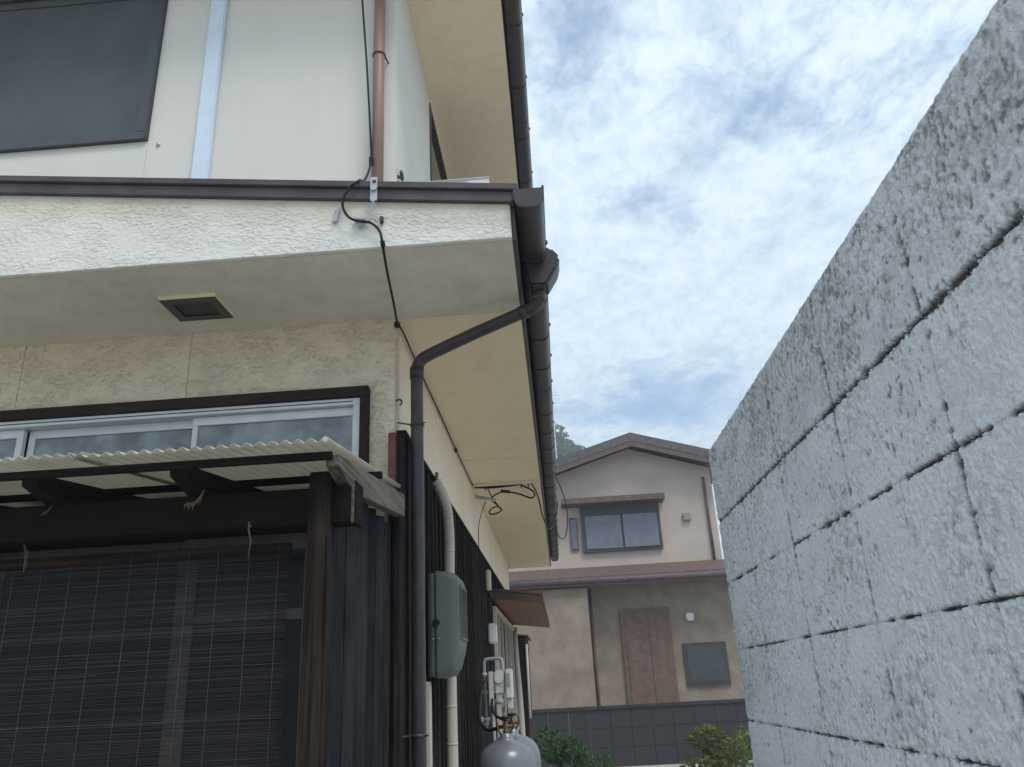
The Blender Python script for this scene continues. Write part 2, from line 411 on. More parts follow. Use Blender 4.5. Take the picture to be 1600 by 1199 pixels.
m = Mat('concrete_ground', 0.9, 0.2); v = m.coords()
a = m.noise(v, 0.6, 8, 0.65); b = m.noise(v, 45, 4, 0.6)
col = m.mix(m.rng(a, 0.3, 0.7), (0.46, 0.44, 0.405), (0.36, 0.345, 0.315))
m.color(m.mix(m.rng(b, 0.45, 0.3, 0, 0.5), col, (0.12, 0.115, 0.105))); m.bump(b, 0.006); MT['ground'] = m.m
MT['hill'] = plain('hill_soil', (0.05, 0.065, 0.035), 0.9, 0.1, var=0.3, scale=0.3)

# ------------------------------------------------------------------ ground and hill
g = MB(); g.add([(-1500, -1500, 0), (1500, -1500, 0), (1500, 1500, 0), (-1500, 1500, 0)], [(0, 1, 2, 3)])
struct('ground', g, MT['ground'])
hb = MB(); NR, NA = 14, 40; hv = []; hf = []
def hill_z(x, y):
    r = math.hypot((x+16)/38.0, (y-105)/32.0)
    return 36.0*max(0.0, math.cos(min(r, 1.0)*math.pi/2))**1.15 + 1.2*math.sin(x*0.21)*math.cos(y*0.17)*max(0, 1-r) - 0.3
for i in range(NR+1):
    for k in range(NA):
        rr = i/NR; th = 2*math.pi*k/NA; x = -16+38*rr*math.cos(th)*1.02; y = 105+32*rr*math.sin(th)*1.02
        hv.append((x, y, hill_z(x, y)))
for i in range(NR):
    for k in range(NA): hf.append((i*NA+k, i*NA+(k+1) % NA, (i+1)*NA+(k+1) % NA, (i+1)*NA+k))
hb.add(hv, hf, True); struct('hill', hb, MT['hill'])

# ------------------------------------------------------------------ the stuccoed house
XS = -0.72            # side wall plane
HOUSE = thing('house', 'two storey cream house with blackened cedar cladding along the alley', 'house', (-0.72, 3.5, 0))
H = HOUSE
GX = 0.003
# lower front wall: stucco panels with open joints, window opening x -3.6..-0.842, z 1.9..2.885
p = MB().prism([(-4.2, 2.887), (-2.623, 2.887), (-2.623, 3.26), (-4.2, 3.26)], 3.5, 3.62); part('wall_panel', p, MT['beige'], H)
p = MB().prism([(-2.620, 2.887), (-1.7575, 2.887), (-1.7575, 3.26), (-2.620, 3.26)], 3.5, 3.62); part('wall_panel', p, MT['beige'], H)
p = MB().prism([(-1.7545, 2.887), (-0.842, 2.887), (-0.842, 1.2), (-0.72, 1.2), (-0.72, 3.26), (-1.7545, 3.26)], 3.5, 3.62); part('wall_panel', p, MT['beige'], H)
p = MB().box(-4.2, 3.5, 0, -0.842, 3.62, 1.9).box(-4.2, 3.5, 1.9, -3.6, 3.62, 2.887).box(-0.842, 3.5, 0, -0.72, 3.62, 1.197); part('wall', p, MT['plank'], H)
p = MB().box(-4.2, 3.58, 2.88, -0.80, 3.61, 3.24); part('wall_backing', p, MT['dark'], H)
# lower side wall: cream panels above the cladding
ys = [3.62, 6.22, 7.42, 9.2, 12.1]
for i in range(4):
    p = MB().box(-0.84, ys[i]+0.002, 0.0, -0.72, ys[i+1]-0.002, 3.36); part('side_wall_panel', p, MT['side'], H)
p = MB().box(-4.2, 11.98, 0, -0.85, 12.1, 3.36); part('rear_wall', p, MT['side'], H)
# cladding of the side wall: planks and battens
pk = MB().box(-0.0, -0.0725, 0.0, 0.018, 0.0725, 2.655).mesh('plank', MT['plank2'], (0, 0, 0), 0.002)
bt = MB().box(0.0, -0.017, 0.0, 0.016, 0.017, 2.655).mesh('batten', MT['plank2'], (0, 0, 0), 0.002)
y = 3.545; k = 0
while y < 12.05:
    o = link('plank', pk, H, (0.0 + random.uniform(0.0005, 0.004), y+0.0725-3.5, 0.0)); o.scale = (1, random.uniform(0.94, 0.99), 1)
    o = link('batten', bt, H, (0.0195 + random.uniform(0.0, 0.003), y-3.5, 0.0)); o.rotation_euler = (0, 0, random.uniform(-0.05, 0.05))
    y += 0.1475; k += 1
p = MB().box(-0.718, 3.545, 2.656, -0.672, 12.08, 2.676); part('cladding_cap', p, MT['plank2'], H)
# corner boards
p = MB().box(-0.735, 3.435, 2.36, -0.700, 3.495, 2.632); part('corner_board', p, MT['red'], H, 0.002, 'red brown painted corner board')
p = MB().box(-0.735, 3.445, 0.0, -0.700, 3.495, 2.359); part('corner_board', p, MT['plank'], H, 0.002)
p = MB().box(-0.6985, 3.45, 0.0, -0.683, 3.53, 2.62); part('corner_board', p, MT['plank'], H, 0.002)
p = MB().box(-0.6985, 3.4, 0.0, -0.674, 3.435, 2.30); part('corner_board', p, MT['plank2'], H, 0.002)
# eave soffits
p = MB().box(-4.2, 2.84, 3.25, -0.7505, 3.5, 3.27)
p = MB().box(-4.2, 2.845, 3.25, -0.72, 3.4995, 3.275)
part('front_soffit', p, MT['soffit_front'], H)
p = MB().box(-0.7195, 2.845, 3.25, -0.088, 3.50, 3.275); part('front_soffit', p, MT['soffit_front'], H)
sj = [3.502, 6.18, 6.95, 8.50, 10.3, 12.6]
for i in range(5):
    p = MB().box(-0.7195, sj[i]+0.005, 3.25, -0.088, sj[i+1]-0.005, 3.268); part('soffit_panel', p, MT['soffit_side'], H, 0.0015)
p = MB().box(-0.70, 6.99, 3.234, -0.10, 7.03, 3.2495); part('soffit_batten', p, MT['soffit_side'], H, 0.002)
p = MB().box(-0.7195, 3.51, 3.269, -0.09, 12.59, 3.275); part('soffit_backing', p, MT['dark'], H)
# raised vent on the front soffit: cream rim, dark louvred frame
vx0, vx1, vy0, vy1 = -1.733, -1.466, 3.095, 3.318
vt = part('soffit_vent', MB().box(vx0, vy0, 3.23, vx0+0.008, vy1, 3.2495).box(vx1-0.008, vy0, 3.23, vx1, vy1, 3.2495).box(vx0+.008, vy0, 3.23, vx1-.008, vy0+0.008, 3.2495).box(vx0+.008, vy1-0.008, 3.23, vx1-.008, vy1, 3.2495), MT['soffit_side'], H)
fr = MB(); t_ = 0.048
fr.box(vx0+.002, vy0+.002, 3.2265, vx0+t_, vy1-.002, 3.2299).box(vx1-t_, vy0+.002, 3.2265, vx1-.002, vy1-.002, 3.2299).box(vx0+t_, vy0+.002, 3.2265, vx1-t_, vy0+t_, 3.2299).box(vx0+t_, vy1-t_, 3.2265, vx1-t_, vy1-.002, 3.2299)
part('frame', fr, MT['verge'], vt, 0.001)
for i in range(5):
    yy = vy0+t_+0.012+i*0.026; part('louvre', MB().obox((vx0+t_, yy, 3.239), (vx1-t_, yy, 3.239), 0.020, 0.003, (0, 0.5, 1)), MT['darkalu'], vt)
part('duct', MB().box(vx0+.009, vy0+.009, 3.247, vx1-.009, vy1-.009, 3.2493), MT['dark'], vt)
# verge fascia in white stucco: flat bottom, top follows the roof slope
def zr(x): return 3.425 + 0.113*(-0.106-x)
p = MB().prism([(-4.2, 3.25), (-0.088, 3.25), (-0.088, zr(-0.088)), (-4.2, zr(-4.2))], 2.82, 2.844); part('verge_fascia', p, MT['fascia'], H, 0.003)
# metal verge flashing in two steps
p = MB().prism([(-4.2, zr(-4.2)-0.012), (-0.07, zr(-0.07)-0.012), (-0.07, zr(-0.07)+0.042), (-4.2, zr(-4.2)+0.042)], 2.800, 2.832)
p.prism([(-4.2, zr(-4.2)+0.0425), (-0.05, zr(-0.05)+0.0425), (-0.05, zr(-0.05)+0.074), (-4.2, zr(-4.2)+0.074)], 2.786, 2.84); part('verge_flashing', p, MT['verge'], H, 0.003)
# roof sheets with standing seams
p = MB().prism([(-4.2, zr(-4.2)+0.03), (-0.04, zr(-0.04)+0.03), (-0.04, zr(-0.04)+0.05), (-4.2, zr(-4.2)+0.05)], 2.841, 3.46); part('lower_roof', p, MT['roof'], H)
p = MB().prism([(-0.72, zr(-0.72)+0.03), (-0.04, zr(-0.04)+0.03), (-0.04, zr(-0.04)+0.05), (-0.72, zr(-0.72)+0.05)], 3.461, 12.62)
for i in range(21): yy = 3.8+i*0.42; p.obox((-0.71, yy, zr(-0.71)+0.06), (-0.05, yy, zr(-0.05)+0.06), 0.03, 0.024)
part('lower_roof', p, MT['roof'], H)
p = MB().box(-0.088, 2.845, 3.252, -0.070, 12.6, 3.45); part('eave_fascia', p, MT['verge'], H)
p = MB().prism([(-0.84, 3.25), (-0.07, 3.25), (-0.07, 3.44), (-0.84, 3.52)], 12.601, 12.62); part('verge_fascia', p, MT['side'], H)

# gutters: half round troughs with brackets
def gutter(x0, x1, zt, y0, y1, drop, name_y, brk_sp):
    cx = (x0+x1)/2; r = (x1-x0)/2; pts = []; n = 14
    for i in range(n+1):
        th = math.pi + math.pi*i/n; pts.append((cx+r*math.cos(th), zt + drop*math.sin(th)))
    sg = lambda a: math.copysign(abs(a)**0.62, a)
    pts = [(cx+r*sg(math.cos(math.pi+math.pi*i/n)), zt+drop*sg(math.sin(math.pi+math.pi*i/n))) for i in range(n+1)]
    inn = [(cx+(q[0]-cx)*0.95, zt+(q[1]-zt)*0.95) for q in reversed(pts)]
    lip = [(x1+0.004, zt+0.001), (x1+0.004, zt+0.012), (x1-0.006, zt+0.012)]
    prof = pts + lip + inn
    mb = MB(); N = len(prof)
    v = [(q[0], y0, q[1]) for q in prof] + [(q[0], y1, q[1]) for q in prof]
    mb.add(v, [(i, (i+1) % N, N+(i+1) % N, N+i) for i in range(N)], True)
    g = part('gutter', mb, MT['gutter'], H)
    for yy in (y0-0.006, y1):
        ob = MB().prism([(cx+(q[0]-cx)*1.05, zt+(q[1]-zt)*1.05) for q in pts], yy, yy+0.008); part('end_cap', ob, MT['gutter'], g, 0.002)
    bp = [(cx+(q[0]-cx)*1.06, zt+(q[1]-zt)*1.06) for q in pts]; bo = [(cx+(q[0]-cx)*1.0, zt+(q[1]-zt)*1.0) for q in reversed(pts)]
    prof = bp + [(x1+0.012, zt+0.004), (x1+0.012, zt+0.016), (x1+0.005, zt+0.016)] + bo
    bm_ = MB().prism(prof, -0.008, 0.008).mesh('gutter_bracket', MT['gutter'], (H.location.x, 0, 0))
    yy = y0+brk_sp
    while yy < y1: link('gutter_bracket', bm_, g, (0, yy-3.5, 0)); yy += brk_sp
    for yy in (y0+2.2, y0+5.8): part('joint_sleeve', MB().prism([(cx+(q[0]-cx)*1.035, zt+(q[1]-zt)*1.035) for q in pts] + [(cx+(q[0]-cx)*1.0, zt+(q[1]-zt)*1.0) for q in reversed(pts)], yy, yy+0.09), MT['gutter'], g)
    return g
gl = gutter(-0.069, 0.056, 3.455, 2.78, 12.85, 0.090, 0, 0.455)
gu = gutter(-0.098, 0.028, 5.85, 2.95, 13.0, 0.10, 0, 0.60)
# outlet box under the lower gutter and downpipe
ob = MB()
prof = [(-0.055, 3.455), (0.080, 3.455), (0.122, 3.40), (0.105, 3.34), (0.05, 3.25), (-0.03, 3.25), (-0.055, 3.34)]
ob.prism(prof, 3.255, 3.395); part('outlet_box', ob, MT['gutter'], gl, 0.014)
dp = curve([(0.012, 3.34, 3.27), (0.008, 3.35, 3.225), (-0.02, 3.37, 3.195), (-0.07, 3.39, 3.182)], 5) + [Vector((-0.30, 3.455, 3.125))] + curve([(-0.53, 3.53, 3.065), (-0.592, 3.552, 3.042), (-0.617, 3.557, 3.0), (-0.62, 3.557, 2.93)], 5) + [Vector((-0.62, 3.557, 1.5)), Vector((-0.62, 3.557, 0.02))]
DP = part('downpipe', MB().tube(dp, 0.0305, 18), MT['gutter'], H)
for a, b in (((-0.62, 3.557, 3.0), (-0.62, 3.557, 2.94)), ((0.008, 3.35, 3.262), (0.004, 3.355, 3.215)), ((-0.055, 3.386, 3.186), (-0.09, 3.396, 3.177))):
    part('collar', MB().tube([a, b], 0.035, 18), MT['gutter'], DP)
for zz in (2.70, 1.33, 0.5):
    part('pipe_clamp', MB().tube([(-0.62, 3.557, zz-0.006), (-0.62, 3.557, zz+0.006)], 0.0345, 18).tube([(-0.65, 3.54, zz), (-0.705, 3.50, zz)], 0.004, 6).tube([(-0.60, 3.54, zz), (-0.575, 3.52, zz)], 0.0035, 6), MT['darkalu'], DP)

# upper storey
wx0, wx1, wz0, wz1 = -3.75, -2.112, 4.446, 5.60
p = MB().box(-4.2, 3.46, 3.46, -2.113, 3.58, wz0).box(-2.1115, 3.46, 3.46, -0.72, 3.58, 5.81).box(-4.2, 3.46, wz0, wx0, 3.58, 5.81).box(wx0, 3.46, wz1, -2.113, 3.58, 5.81); part('upper_wall', p, MT['upper'], H)
p = MB().box(-0.84, 3.582, 3.46, -0.72, 4.75, 5.76).box(-0.84, 4.75, 3.46, -0.72, 6.45, 4.75).box(-0.84, 4.75, 5.69, -0.72, 6.45, 5.81).box(-0.84, 6.45, 3.46, -0.72, 12.1, 5.81); part('upper_wall', p, MT['upper'], H)
p = MB().box(-4.2, 11.98, 3.46, -0.85, 12.1, 5.81); part('upper_wall', p, MT['upper'], H)
p = MB().box(-4.3, 2.97, 5.75, -0.104, 3.459, 5.77).box(-0.7195, 3.4595, 5.75, -0.104, 12.7, 5.77); part('upper_soffit', p, MT['soffit_up'], H)
p = MB().box(-0.13, 2.96, 5.771, -0.105, 12.7, 5.91); part('eave_fascia', p, MT['verge'], H)
p = MB().prism([(-4.3, 5.771), (-0.13, 5.771), (-0.13, 5.91), (-4.3, 7.25)], 2.96, 2.99); part('upper_verge_fascia', p, MT['upper'], H)
p = MB().prism([(-4.3, 7.25), (-0.09, 5.911), (-0.09, 5.95), (-4.3, 7.31)], 2.93, 12.75)
for i in range(24): yy = 3.0+i*0.42; p.obox((-4.29, yy, 7.32), (-0.10, yy, 5.965), 0.04, 0.05)
part('upper_roof', p, MT['roof'], H)
# upper front window with insect screen
wf = MB()
for (x0, z0, x1, z1) in ((wx0, wz0, wx1-0.002, wz0+0.012), (wx0, wz1-0.02, wx1-.002, wz1), (wx1-0.016, wz0+.0121, wx1-.002, wz1-.0201), (wx0, wz0+.0121, wx0+0.016, wz1-.0201)): wf.box(x0, 3.435, z0, x1, 3.52, z1)
UW = part('window', wf, MT['darkalu'], H, 0.002)
MT['screenframe'] = plain('slate_sash', (0.065, 0.072, 0.085), 0.45, 0.4, var=0.08)
sf = MB(); x0, x1, z0, z1 = wx0+0.018, wx1-0.018, wz0+0.014, wz1-0.022
sf.box(x0, 3.452, z0, x1, 3.472, z0+0.055).box(x1-0.055, 3.452, z0+.0551, x1, 3.472, z1-.0551).box(x0, 3.452, z1-0.055, x1, 3.472, z1).box(x0, 3.452, z0+.0551, x0+0.055, 3.472, z1-.0551)
part('screen_frame', sf, MT['screenframe'], UW, 0.002)
part('insect_screen', MB().box(x0+.055, 3.460, z0+.055, x1-.055, 3.464, z1-.055), MT['screen'], UW)
part('pane', MB().box(x0+.02, 3.50, z0+.02, x1-.02, 3.505, z1-.02), MT['darkglass'], UW)
# upper side window
SW = part('window', MB().box(-0.76, 4.752, 4.752, -0.712, 4.80, 5.689).box(-0.76, 6.40, 4.752, -0.712, 6.448, 5.688).box(-0.76, 4.80, 4.752, -0.712, 6.40, 4.80).box(-0.76, 4.80, 5.645, -0.712, 6.40, 5.688), MT['darkalu'], H)
part('pane', MB().box(-0.745, 4.80, 4.80, -0.738, 6.40, 5.645), MT['darkglass'], SW)
# pale square pipe cover and red downpipe on the upper front wall
p = MB().box(-1.826, 3.425, 3.60, -1.733, 3.4595, 5.745); part('pipe_cover', p, MT['bluepipe'], H, 0.006, 'pale blue flat pipe cover')
RP = part('downpipe', MB().tube([(-0.796, 3.40, 3.53), (-0.796, 3.40, 4.6), (-0.796, 3.40, 5.745)], 0.032, 18), MT['redpipe'], H, 0, 'faded red brown downpipe on upper wall')
part('pipe_clamp', MB().tube([(-0.796, 3.40, 4.855), (-0.796, 3.40, 4.863)], 0.038, 18).tube([(-0.765, 3.40, 4.858), (-0.755, 3.462, 4.858)], 0.005, 6), MT['verge'], RP)
part('wall_plug', MB().lathe([(0.0001, 0), (0.012, 0.002), (0.010, 0.006), (0.0001, 0.008)], (0, 0, 0), 10), MT['steel'], H).matrix_basis = Matrix.Translation(Vector((-2.047+.72, 3.456-3.5, 4.414))) @ Matrix.Rotation(math.pi/2, 4, 'X') @ Matrix.Translation(-Vector((0.72, -3.5, 0)))

# lower front window: wooden trim, aluminium frame, sashes and frosted panes
tr_ = MB().box(-3.62, 3.455, 2.832, -0.838, 3.53, 2.886).box(-0.878, 3.455, 1.2, -0.838, 3.53, 2.8319); WN = part('window', tr_, MT['trim'], H, 0.003)
fr = MB().box(-3.6, 3.472, 2.798, -0.879, 3.56, 2.831).box(-0.912, 3.472, 1.25, -0.8795, 3.56, 2.7979)
part('frame', fr, MT['alu'], WN, 0.002)
part('head_track', MB().box(-3.6, 3.468, 2.812, -0.915, 3.4715, 2.816), MT['darkalu'], WN)
def sash(x0, x1, yy, st0, st1):
    s_ = MB().box(x0, yy, 2.755, x1, yy+0.028, 2.797).box(x0, yy, 1.3, x0+st0, yy+0.028, 2.7549).box(x1-st1, yy, 1.3, x1, yy+0.028, 2.7549)
    part('sash', s_, MT['alu'], WN, 0.002)
    part('pane', MB().box(x0+st0*.5, yy+0.012, 1.31, x1-st1*.5, yy+0.016, 2.756), MT['frosted'], WN)
sash(-1.708, -0.9125, 3.505, 0.026, 0.012); sash(-2.545, -1.684, 3.535, 0.034, 0.012); sash(-3.55, -2.552, 3.505, 0.03, 0.034)
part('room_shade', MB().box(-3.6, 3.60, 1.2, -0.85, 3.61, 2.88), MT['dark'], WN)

# side window with hood and lattice near the far end
HD = part('window_hood', MB().prism([(-0.70, 2.455), (-0.155, 2.375), (-0.155, 2.395), (-0.70, 2.475)], 8.35, 12.2).box(-0.168, 8.36, 2.30, -0.150, 12.19, 2.374).prism([(-0.70, 2.37), (-0.17, 2.30), (-0.17, 2.374), (-0.70, 2.452)], 8.36, 8.385), MT['hoodtop'], H)
part('hood_soffit', MB().prism([(-0.70, 2.365), (-0.169, 2.298), (-0.169, 2.308), (-0.70, 2.375)], 8.386, 12.18), MT['hood'], HD)
LW = part('window', MB().box(-0.70, 8.45, 0.95, -0.655, 8.53, 2.30).box(-0.70, 11.7, 0.95, -0.655, 11.78, 2.30).box(-0.70, 8.53, 2.24, -0.655, 11.7, 2.30).box(-0.70, 8.53, 0.95, -0.655, 11.7, 1.0), MT['conduit'], H)
for yy in (8.95, 9.45, 10.1, 10.75, 11.3): part('lattice_bar', MB().box(-0.698, yy, 1.0, -0.66, yy+0.07, 2.24), MT['conduit'], LW)
part('pane', MB().box(-0.697, 8.53, 1.0, -0.690, 11.7, 2.24), MT['darkglass'], LW)

# ------------------------------------------------------------------ lean-to porch with corrugated canopy
PO = thing('lean_to_porch', 'weathered wooden lean-to porch roofed with cream corrugated plastic', 'porch', (-0.735, 2.44, 0))
def zc(y): return 2.238 + 0.111*(y-2.28)
def sheet(x0, x1, dz):
    mb = MB(); pitch_ = 0.0405; n = int(round((x0-x1)/pitch_*8)); v = []; fs = []
    yy = [2.262, 2.6, 3.0, 3.40]
    for i in range(n+1):
        x = x0 - i*pitch_/8
        for t in (0.0, 0.0016):
            for y_ in yy: v.append((x, y_, zc(y_)+dz+0.0072*math.cos(2*math.pi*i/8)+t))
    m_ = len(yy)
    for i in range(n):
        for j in range(m_-1):
            a = i*2*m_+j; b = (i+1)*2*m_+j
            fs.append((a, a+1, b+1, b)); fs.append((a+m_, b+m_, b+m_+1, a+m_+1))
        for j in (0, m_-1):
            a = i*2*m_+j; b = (i+1)*2*m_+j; fs.append((a, b, b+m_, a+m_))
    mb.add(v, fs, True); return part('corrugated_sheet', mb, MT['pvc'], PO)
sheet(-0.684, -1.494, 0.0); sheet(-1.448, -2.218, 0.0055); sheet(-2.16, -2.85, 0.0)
part('edge_trim', MB().tube([(-0.678, 2.258, zc(2.258)+0.002), (-0.676, 3.395, zc(3.395)+0.002)], 0.009, 8), MT['pvc'], PO)
def purlin(y0, x1, h=0.034, w=0.04):
    z = zc(y0)-0.009
    part('purlin', MB().box(-2.85, y0-w/2, z-h, x1, y0+w/2, z-0.001), MT['beam'], PO, 0.002)
part('purlin', MB().box(-2.85, 2.294, 2.184, -0.667, 2.311, 2.2095), MT['beam'], PO, 0.002); purlin(2.887, -0.640, 0.026, 0.026); purlin(3.33, -0.70)
def rafter(xc, w, mat, y0=2.32, label=None):
    def zt(y): return zc(y)-0.038
    pr = [(y0, zt(y0)), (3.40, zt(3.40)), (3.40, zt(3.40)-0.098), (2.50, zt(2.5)-0.098), (y0+0.005, zt(y0)-0.035)]
    o = MB().prism(pr, xc-w/2, xc+w/2, 'x'); return part('rafter', o, mat, PO, 0.002, label)
rafter(-0.672, 0.042, MT['grey_rafter'], label='sun bleached grey end rafter')
for xc in (-1.165, -1.645, -2.20): rafter(xc, 0.052, MT['rafter'])
# header, post, end cap
part('header_beam', MB().box(-2.85, 2.432, 2.014, -0.632, 2.52, 2.131), MT['beam'], PO, 0.003)
part('end_cap', MB().box(-0.637, 2.426, 2.010, -0.627, 2.4315, 2.148), MT['grey_rafter'], PO, 0.001); part('end_board', MB().box(-0.6315, 2.432, 2.010, -0.623, 2.53, 2.148), MT['beam'], PO, 0.0015)
part('post', MB().box(-0.768, 2.40, 0.0, -0.702, 2.485, 2.176), MT['post'], PO, 0.004)
part('post', MB().box(-2.70, 2.40, 0.0, -2.62, 2.485, 2.176), MT['post'], PO, 0.004)
# split raw wood under two rafters
for xc, sc_, seed in ((-1.150, 0.8, 3), (-1.64, 0.4, 5)):
    rng = random.Random(seed); sp_ = MB()
    for i in range(17):
        bx = xc + (i-8)*0.0042*sc_ + rng.uniform(-.001, .001); zz_ = 2.100 + 0.022*sc_*((i-4)/8.0)**2*(1 if i > 8 else 0.25)
        hh = (0.012+0.020*rng.random()+0.006*(i > 12))*sc_
        lx = rng.uniform(-.006, .006)*sc_
        sp_.add([(bx-0.0045*sc_, 2.424, zz_), (bx+0.0045*sc_, 2.424, zz_+0.003), (bx+lx, 2.414+rng.uniform(-.004, .004), zz_-hh), (bx, 2.431, zz_+0.012)], [(0, 1, 2), (0, 2, 3), (1, 3, 2), (0, 3, 1)])
    part('split_wood', sp_, MT['raw'], PO)
# plank cheek wall between post and house
py0 = 2.492; ws = [0.165, 0.155, 0.16, 0.15, 0.155, 0.125]
for i, w in enumerate(ws):
    x_ = -0.712 + random.uniform(-0.003, 0.003)
    pts = [(py0+0.002, 0.0), (py0+w-0.003, 0.0), (py0+w-0.003, 2.205), (py0+0.002, 2.18)]
    part('plank', MB().prism(pts, x_-0.018, x_, 'x'), MT['silver'] if i == 0 else MT['plank'], PO, 0.002, 'silver grey weathered plank' if i == 0 else None)
    py0 += w
# sliding doors behind the blind
dr = MB().box(-1.245, 2.585, 0.06, -1.19, 2.61, 2.02).box(-0.83, 2.585, 0.06, -0.769, 2.61, 2.02).box(-1.19, 2.586, 1.965, -0.83, 2.609, 2.02).box(-1.19, 2.588, 1.74, -0.83, 2.607, 1.775).box(-1.19, 2.588, 0.95, -0.83, 2.607, 1.0).box(-1.19, 2.586, 0.06, -0.83, 2.609, 0.16)
D1 = part('sliding_door', dr, MT['doorwood'], PO, 0.002)
MT['doorglass'] = glassy('dim_door_glass', (0.014, 0.015, 0.018), 0.35, 0.25, 0.3)
part('pane', MB().box(-1.195, 2.595, 0.1, -0.82, 2.599, 1.98), MT['doorglass'], D1)
dr = MB().box(-1.275, 2.618, 0.06, -1.222, 2.64, 2.02).box(-2.62, 2.618, 0.06, -2.56, 2.64, 2.02).box(-1.93, 2.618, 0.06, -1.88, 2.64, 1.965).box(-2.56, 2.618, 1.965, -1.275, 2.64, 2.02).box(-2.56, 2.618, 0.06, -1.275, 2.64, 0.16)
D2 = part('sliding_door', dr, MT['doorwood'], PO, 0.002)
part('pane', MB().box(-2.57, 2.627, 0.1, -1.27, 2.631, 1.98), MT['doorglass'], D2)
part('door_track', MB().box(-2.62, 2.55, 2.0215, -0.769, 2.66, 2.06), MT['beam'], PO); part('door_track', MB().box(-2.62, 2.55, 0.0, -0.769, 2.66, 0.055), MT['beam'], PO)
part('porch_floor', MB().box(-2.8, 2.67, 0.2, -0.74, 3.44, 0.24), MT['beam'], PO)
part('cheek_wall', MB().box(-2.85, 2.49, 0, -2.82, 3.44, 2.2), MT['plank'], PO)

# ------------------------------------------------------------------ reed blind
BL = thing('reed_blind', 'dark weathered reed blind hanging in the porch opening', 'blind', (-1.5, 2.50, 0.25))
rb = random.Random(11); mb = MB(); tones = []
zz = 1.935; bx0, bx1 = -2.35, -0.852
def sag(x): return 0.004*math.sin(x*2.1)
while zz > 0.26:
    n = 9; xl = bx0+rb.uniform(-.006, .006); xr = bx1 + rb.uniform(-0.004, 0.006) + (0.0 if zz > 1.7 else 0.0)
    r = rb.uniform(0.0009, 0.0019); t = min(1, max(0, rb.gauss(0.22, 0.14)));
    if rb.random() < 0.04: t = rb.uniform(0.5, 0.8)
    ph = rb.uniform(0, 6); am = rb.uniform(0.0, 0.0016); bow = rb.uniform(-0.0015, 0.0015)
    path = []
    for i in range(n):
        x = xl+(xr-xl)*i/(n-1); path.append((x, 2.50+0.002*math.sin(ph+x*5)+sag(x), zz + am*math.sin(ph+x*7) + bow*math.cos(x*2) - 0.012*(x-bx1)*0.1))
    nb = len(mb.v); mb.tube(path, r, 4, True, True); tones += [t]*(len(mb.v)-nb)
    if rb.random() < 0.14:       # a broken length lying proud of the rest
        xa = rb.uniform(bx0, bx1-0.3); xb = xa+rb.uniform(0.08, 0.3); nb = len(mb.v)
        mb.tube([(xa, 2.4965+sag(xa), zz+rb.uniform(-.001, .002)), ((xa+xb)/2, 2.4955+sag(xa), zz+rb.uniform(-.003, .003)), (xb, 2.4965+sag(xb), zz)], 0.0013, 4, True, True); tones += [rb.uniform(0.3, 0.6)]*(len(mb.v)-nb)
    zz -= rb.uniform(0.0042, 0.0062)
me = bpy.data.meshes.new('reeds'); me.from_pydata([(a-BL.location.x, b-BL.location.y, c-BL.location.z) for a, b, c in mb.v], [], mb.f)
me.polygons.foreach_set('use_smooth', [True]*len(me.polygons)); at_ = me.attributes.new('tone', 'FLOAT', 'POINT'); at_.data.foreach_set('value', tones); me.materials.append(MT['reed'])
o = link('reeds', me, BL); o['kind'] = 'stuff'
part('header_strip', MB().box(-2.35, 2.493, 1.937, -0.848, 2.507, 1.972), MT['beam'], BL, 0.002)
for i in range(15):
    x = -0.862 - 0.022 - i*0.0985 + random.uniform(-.006, .006)
    part('string', MB().tube([(x, 2.4945+sag(x), 1.965), (x+0.003, 2.494+sag(x), 1.4), (x-0.002, 2.494+sag(x), 0.8), (x, 2.494+sag(x), 0.27)], 0.0009, 5), MT['string'], BL)
part('hanging_cord', MB().tube([(-0.966, 2.427, 2.012), (-0.972, 2.47, 1.98), (-0.985, 2.492, 1.93)], 0.0026, 6).tube([(-0.966, 2.427, 2.012), (-0.955, 2.42, 2.018)], 0.0022, 5).tube([(-0.966, 2.427, 2.012), (-0.962, 2.42, 2.032)], 0.002, 5), MT['straw'], BL)
part('hanging_cord', MB().tube([(-1.725, 2.46, 2.02), (-1.728, 2.485, 1.98), (-1.730, 2.492, 1.93)], 0.0016, 5).tube([(-1.728, 2.46, 2.02), (-1.722, 2.485, 1.99), (-1.724, 2.492, 1.94)], 0.0014, 5), MT['straw'], BL)

# ------------------------------------------------------------------ electric meter box
MX = thing('meter_box', 'rounded grey green electric meter box on the dark cladding', 'meter box', (-0.67, 4.5, 1.55))
def rrect(y0, z0, y1, z1, rr, n=6):
    pts = []
    for (cy_, cz_, a0) in ((y1-rr, z1-rr, 0), (y0+rr, z1-rr, 90), (y0+rr, z0+rr, 180), (y1-rr, z0+rr, 270)):
        for i in range(n+1):
            a = math.radians(a0+90*i/n); pts.append((cy_+rr*math.cos(a), cz_+rr*math.sin(a)))
    return pts
y0, y1 = 4.10, 4.47
def loft(rings, mat, name, par):
    mb = MB(); n = len(rings[0][1]); v = []
    for x, pts in rings: v += [(x, a, b) for a, b in pts]
    fs = [(i*n+k, i*n+(k+1) % n, (i+1)*n+(k+1) % n, (i+1)*n+k) for i in range(len(rings)-1) for k in range(n)]
    mb.add(v, fs, True); mb.f.append(tuple(range(n))); mb.smooth.append(False)
    mb.f.append(tuple((len(rings)-1)*n+k for k in range(n))); mb.smooth.append(False)
    return part(name, mb, mat, par)
zb, zt_ = 1.560, 2.085
loft([(-0.668, rrect(y0+.006, zb+.006, y1-.006, zt_-.012, 0.03)), (-0.628, rrect(y0+.006, zb+.004, y1-.006, zt_-.010, 0.03))], MT['meterbox'], 'back_case', MX)
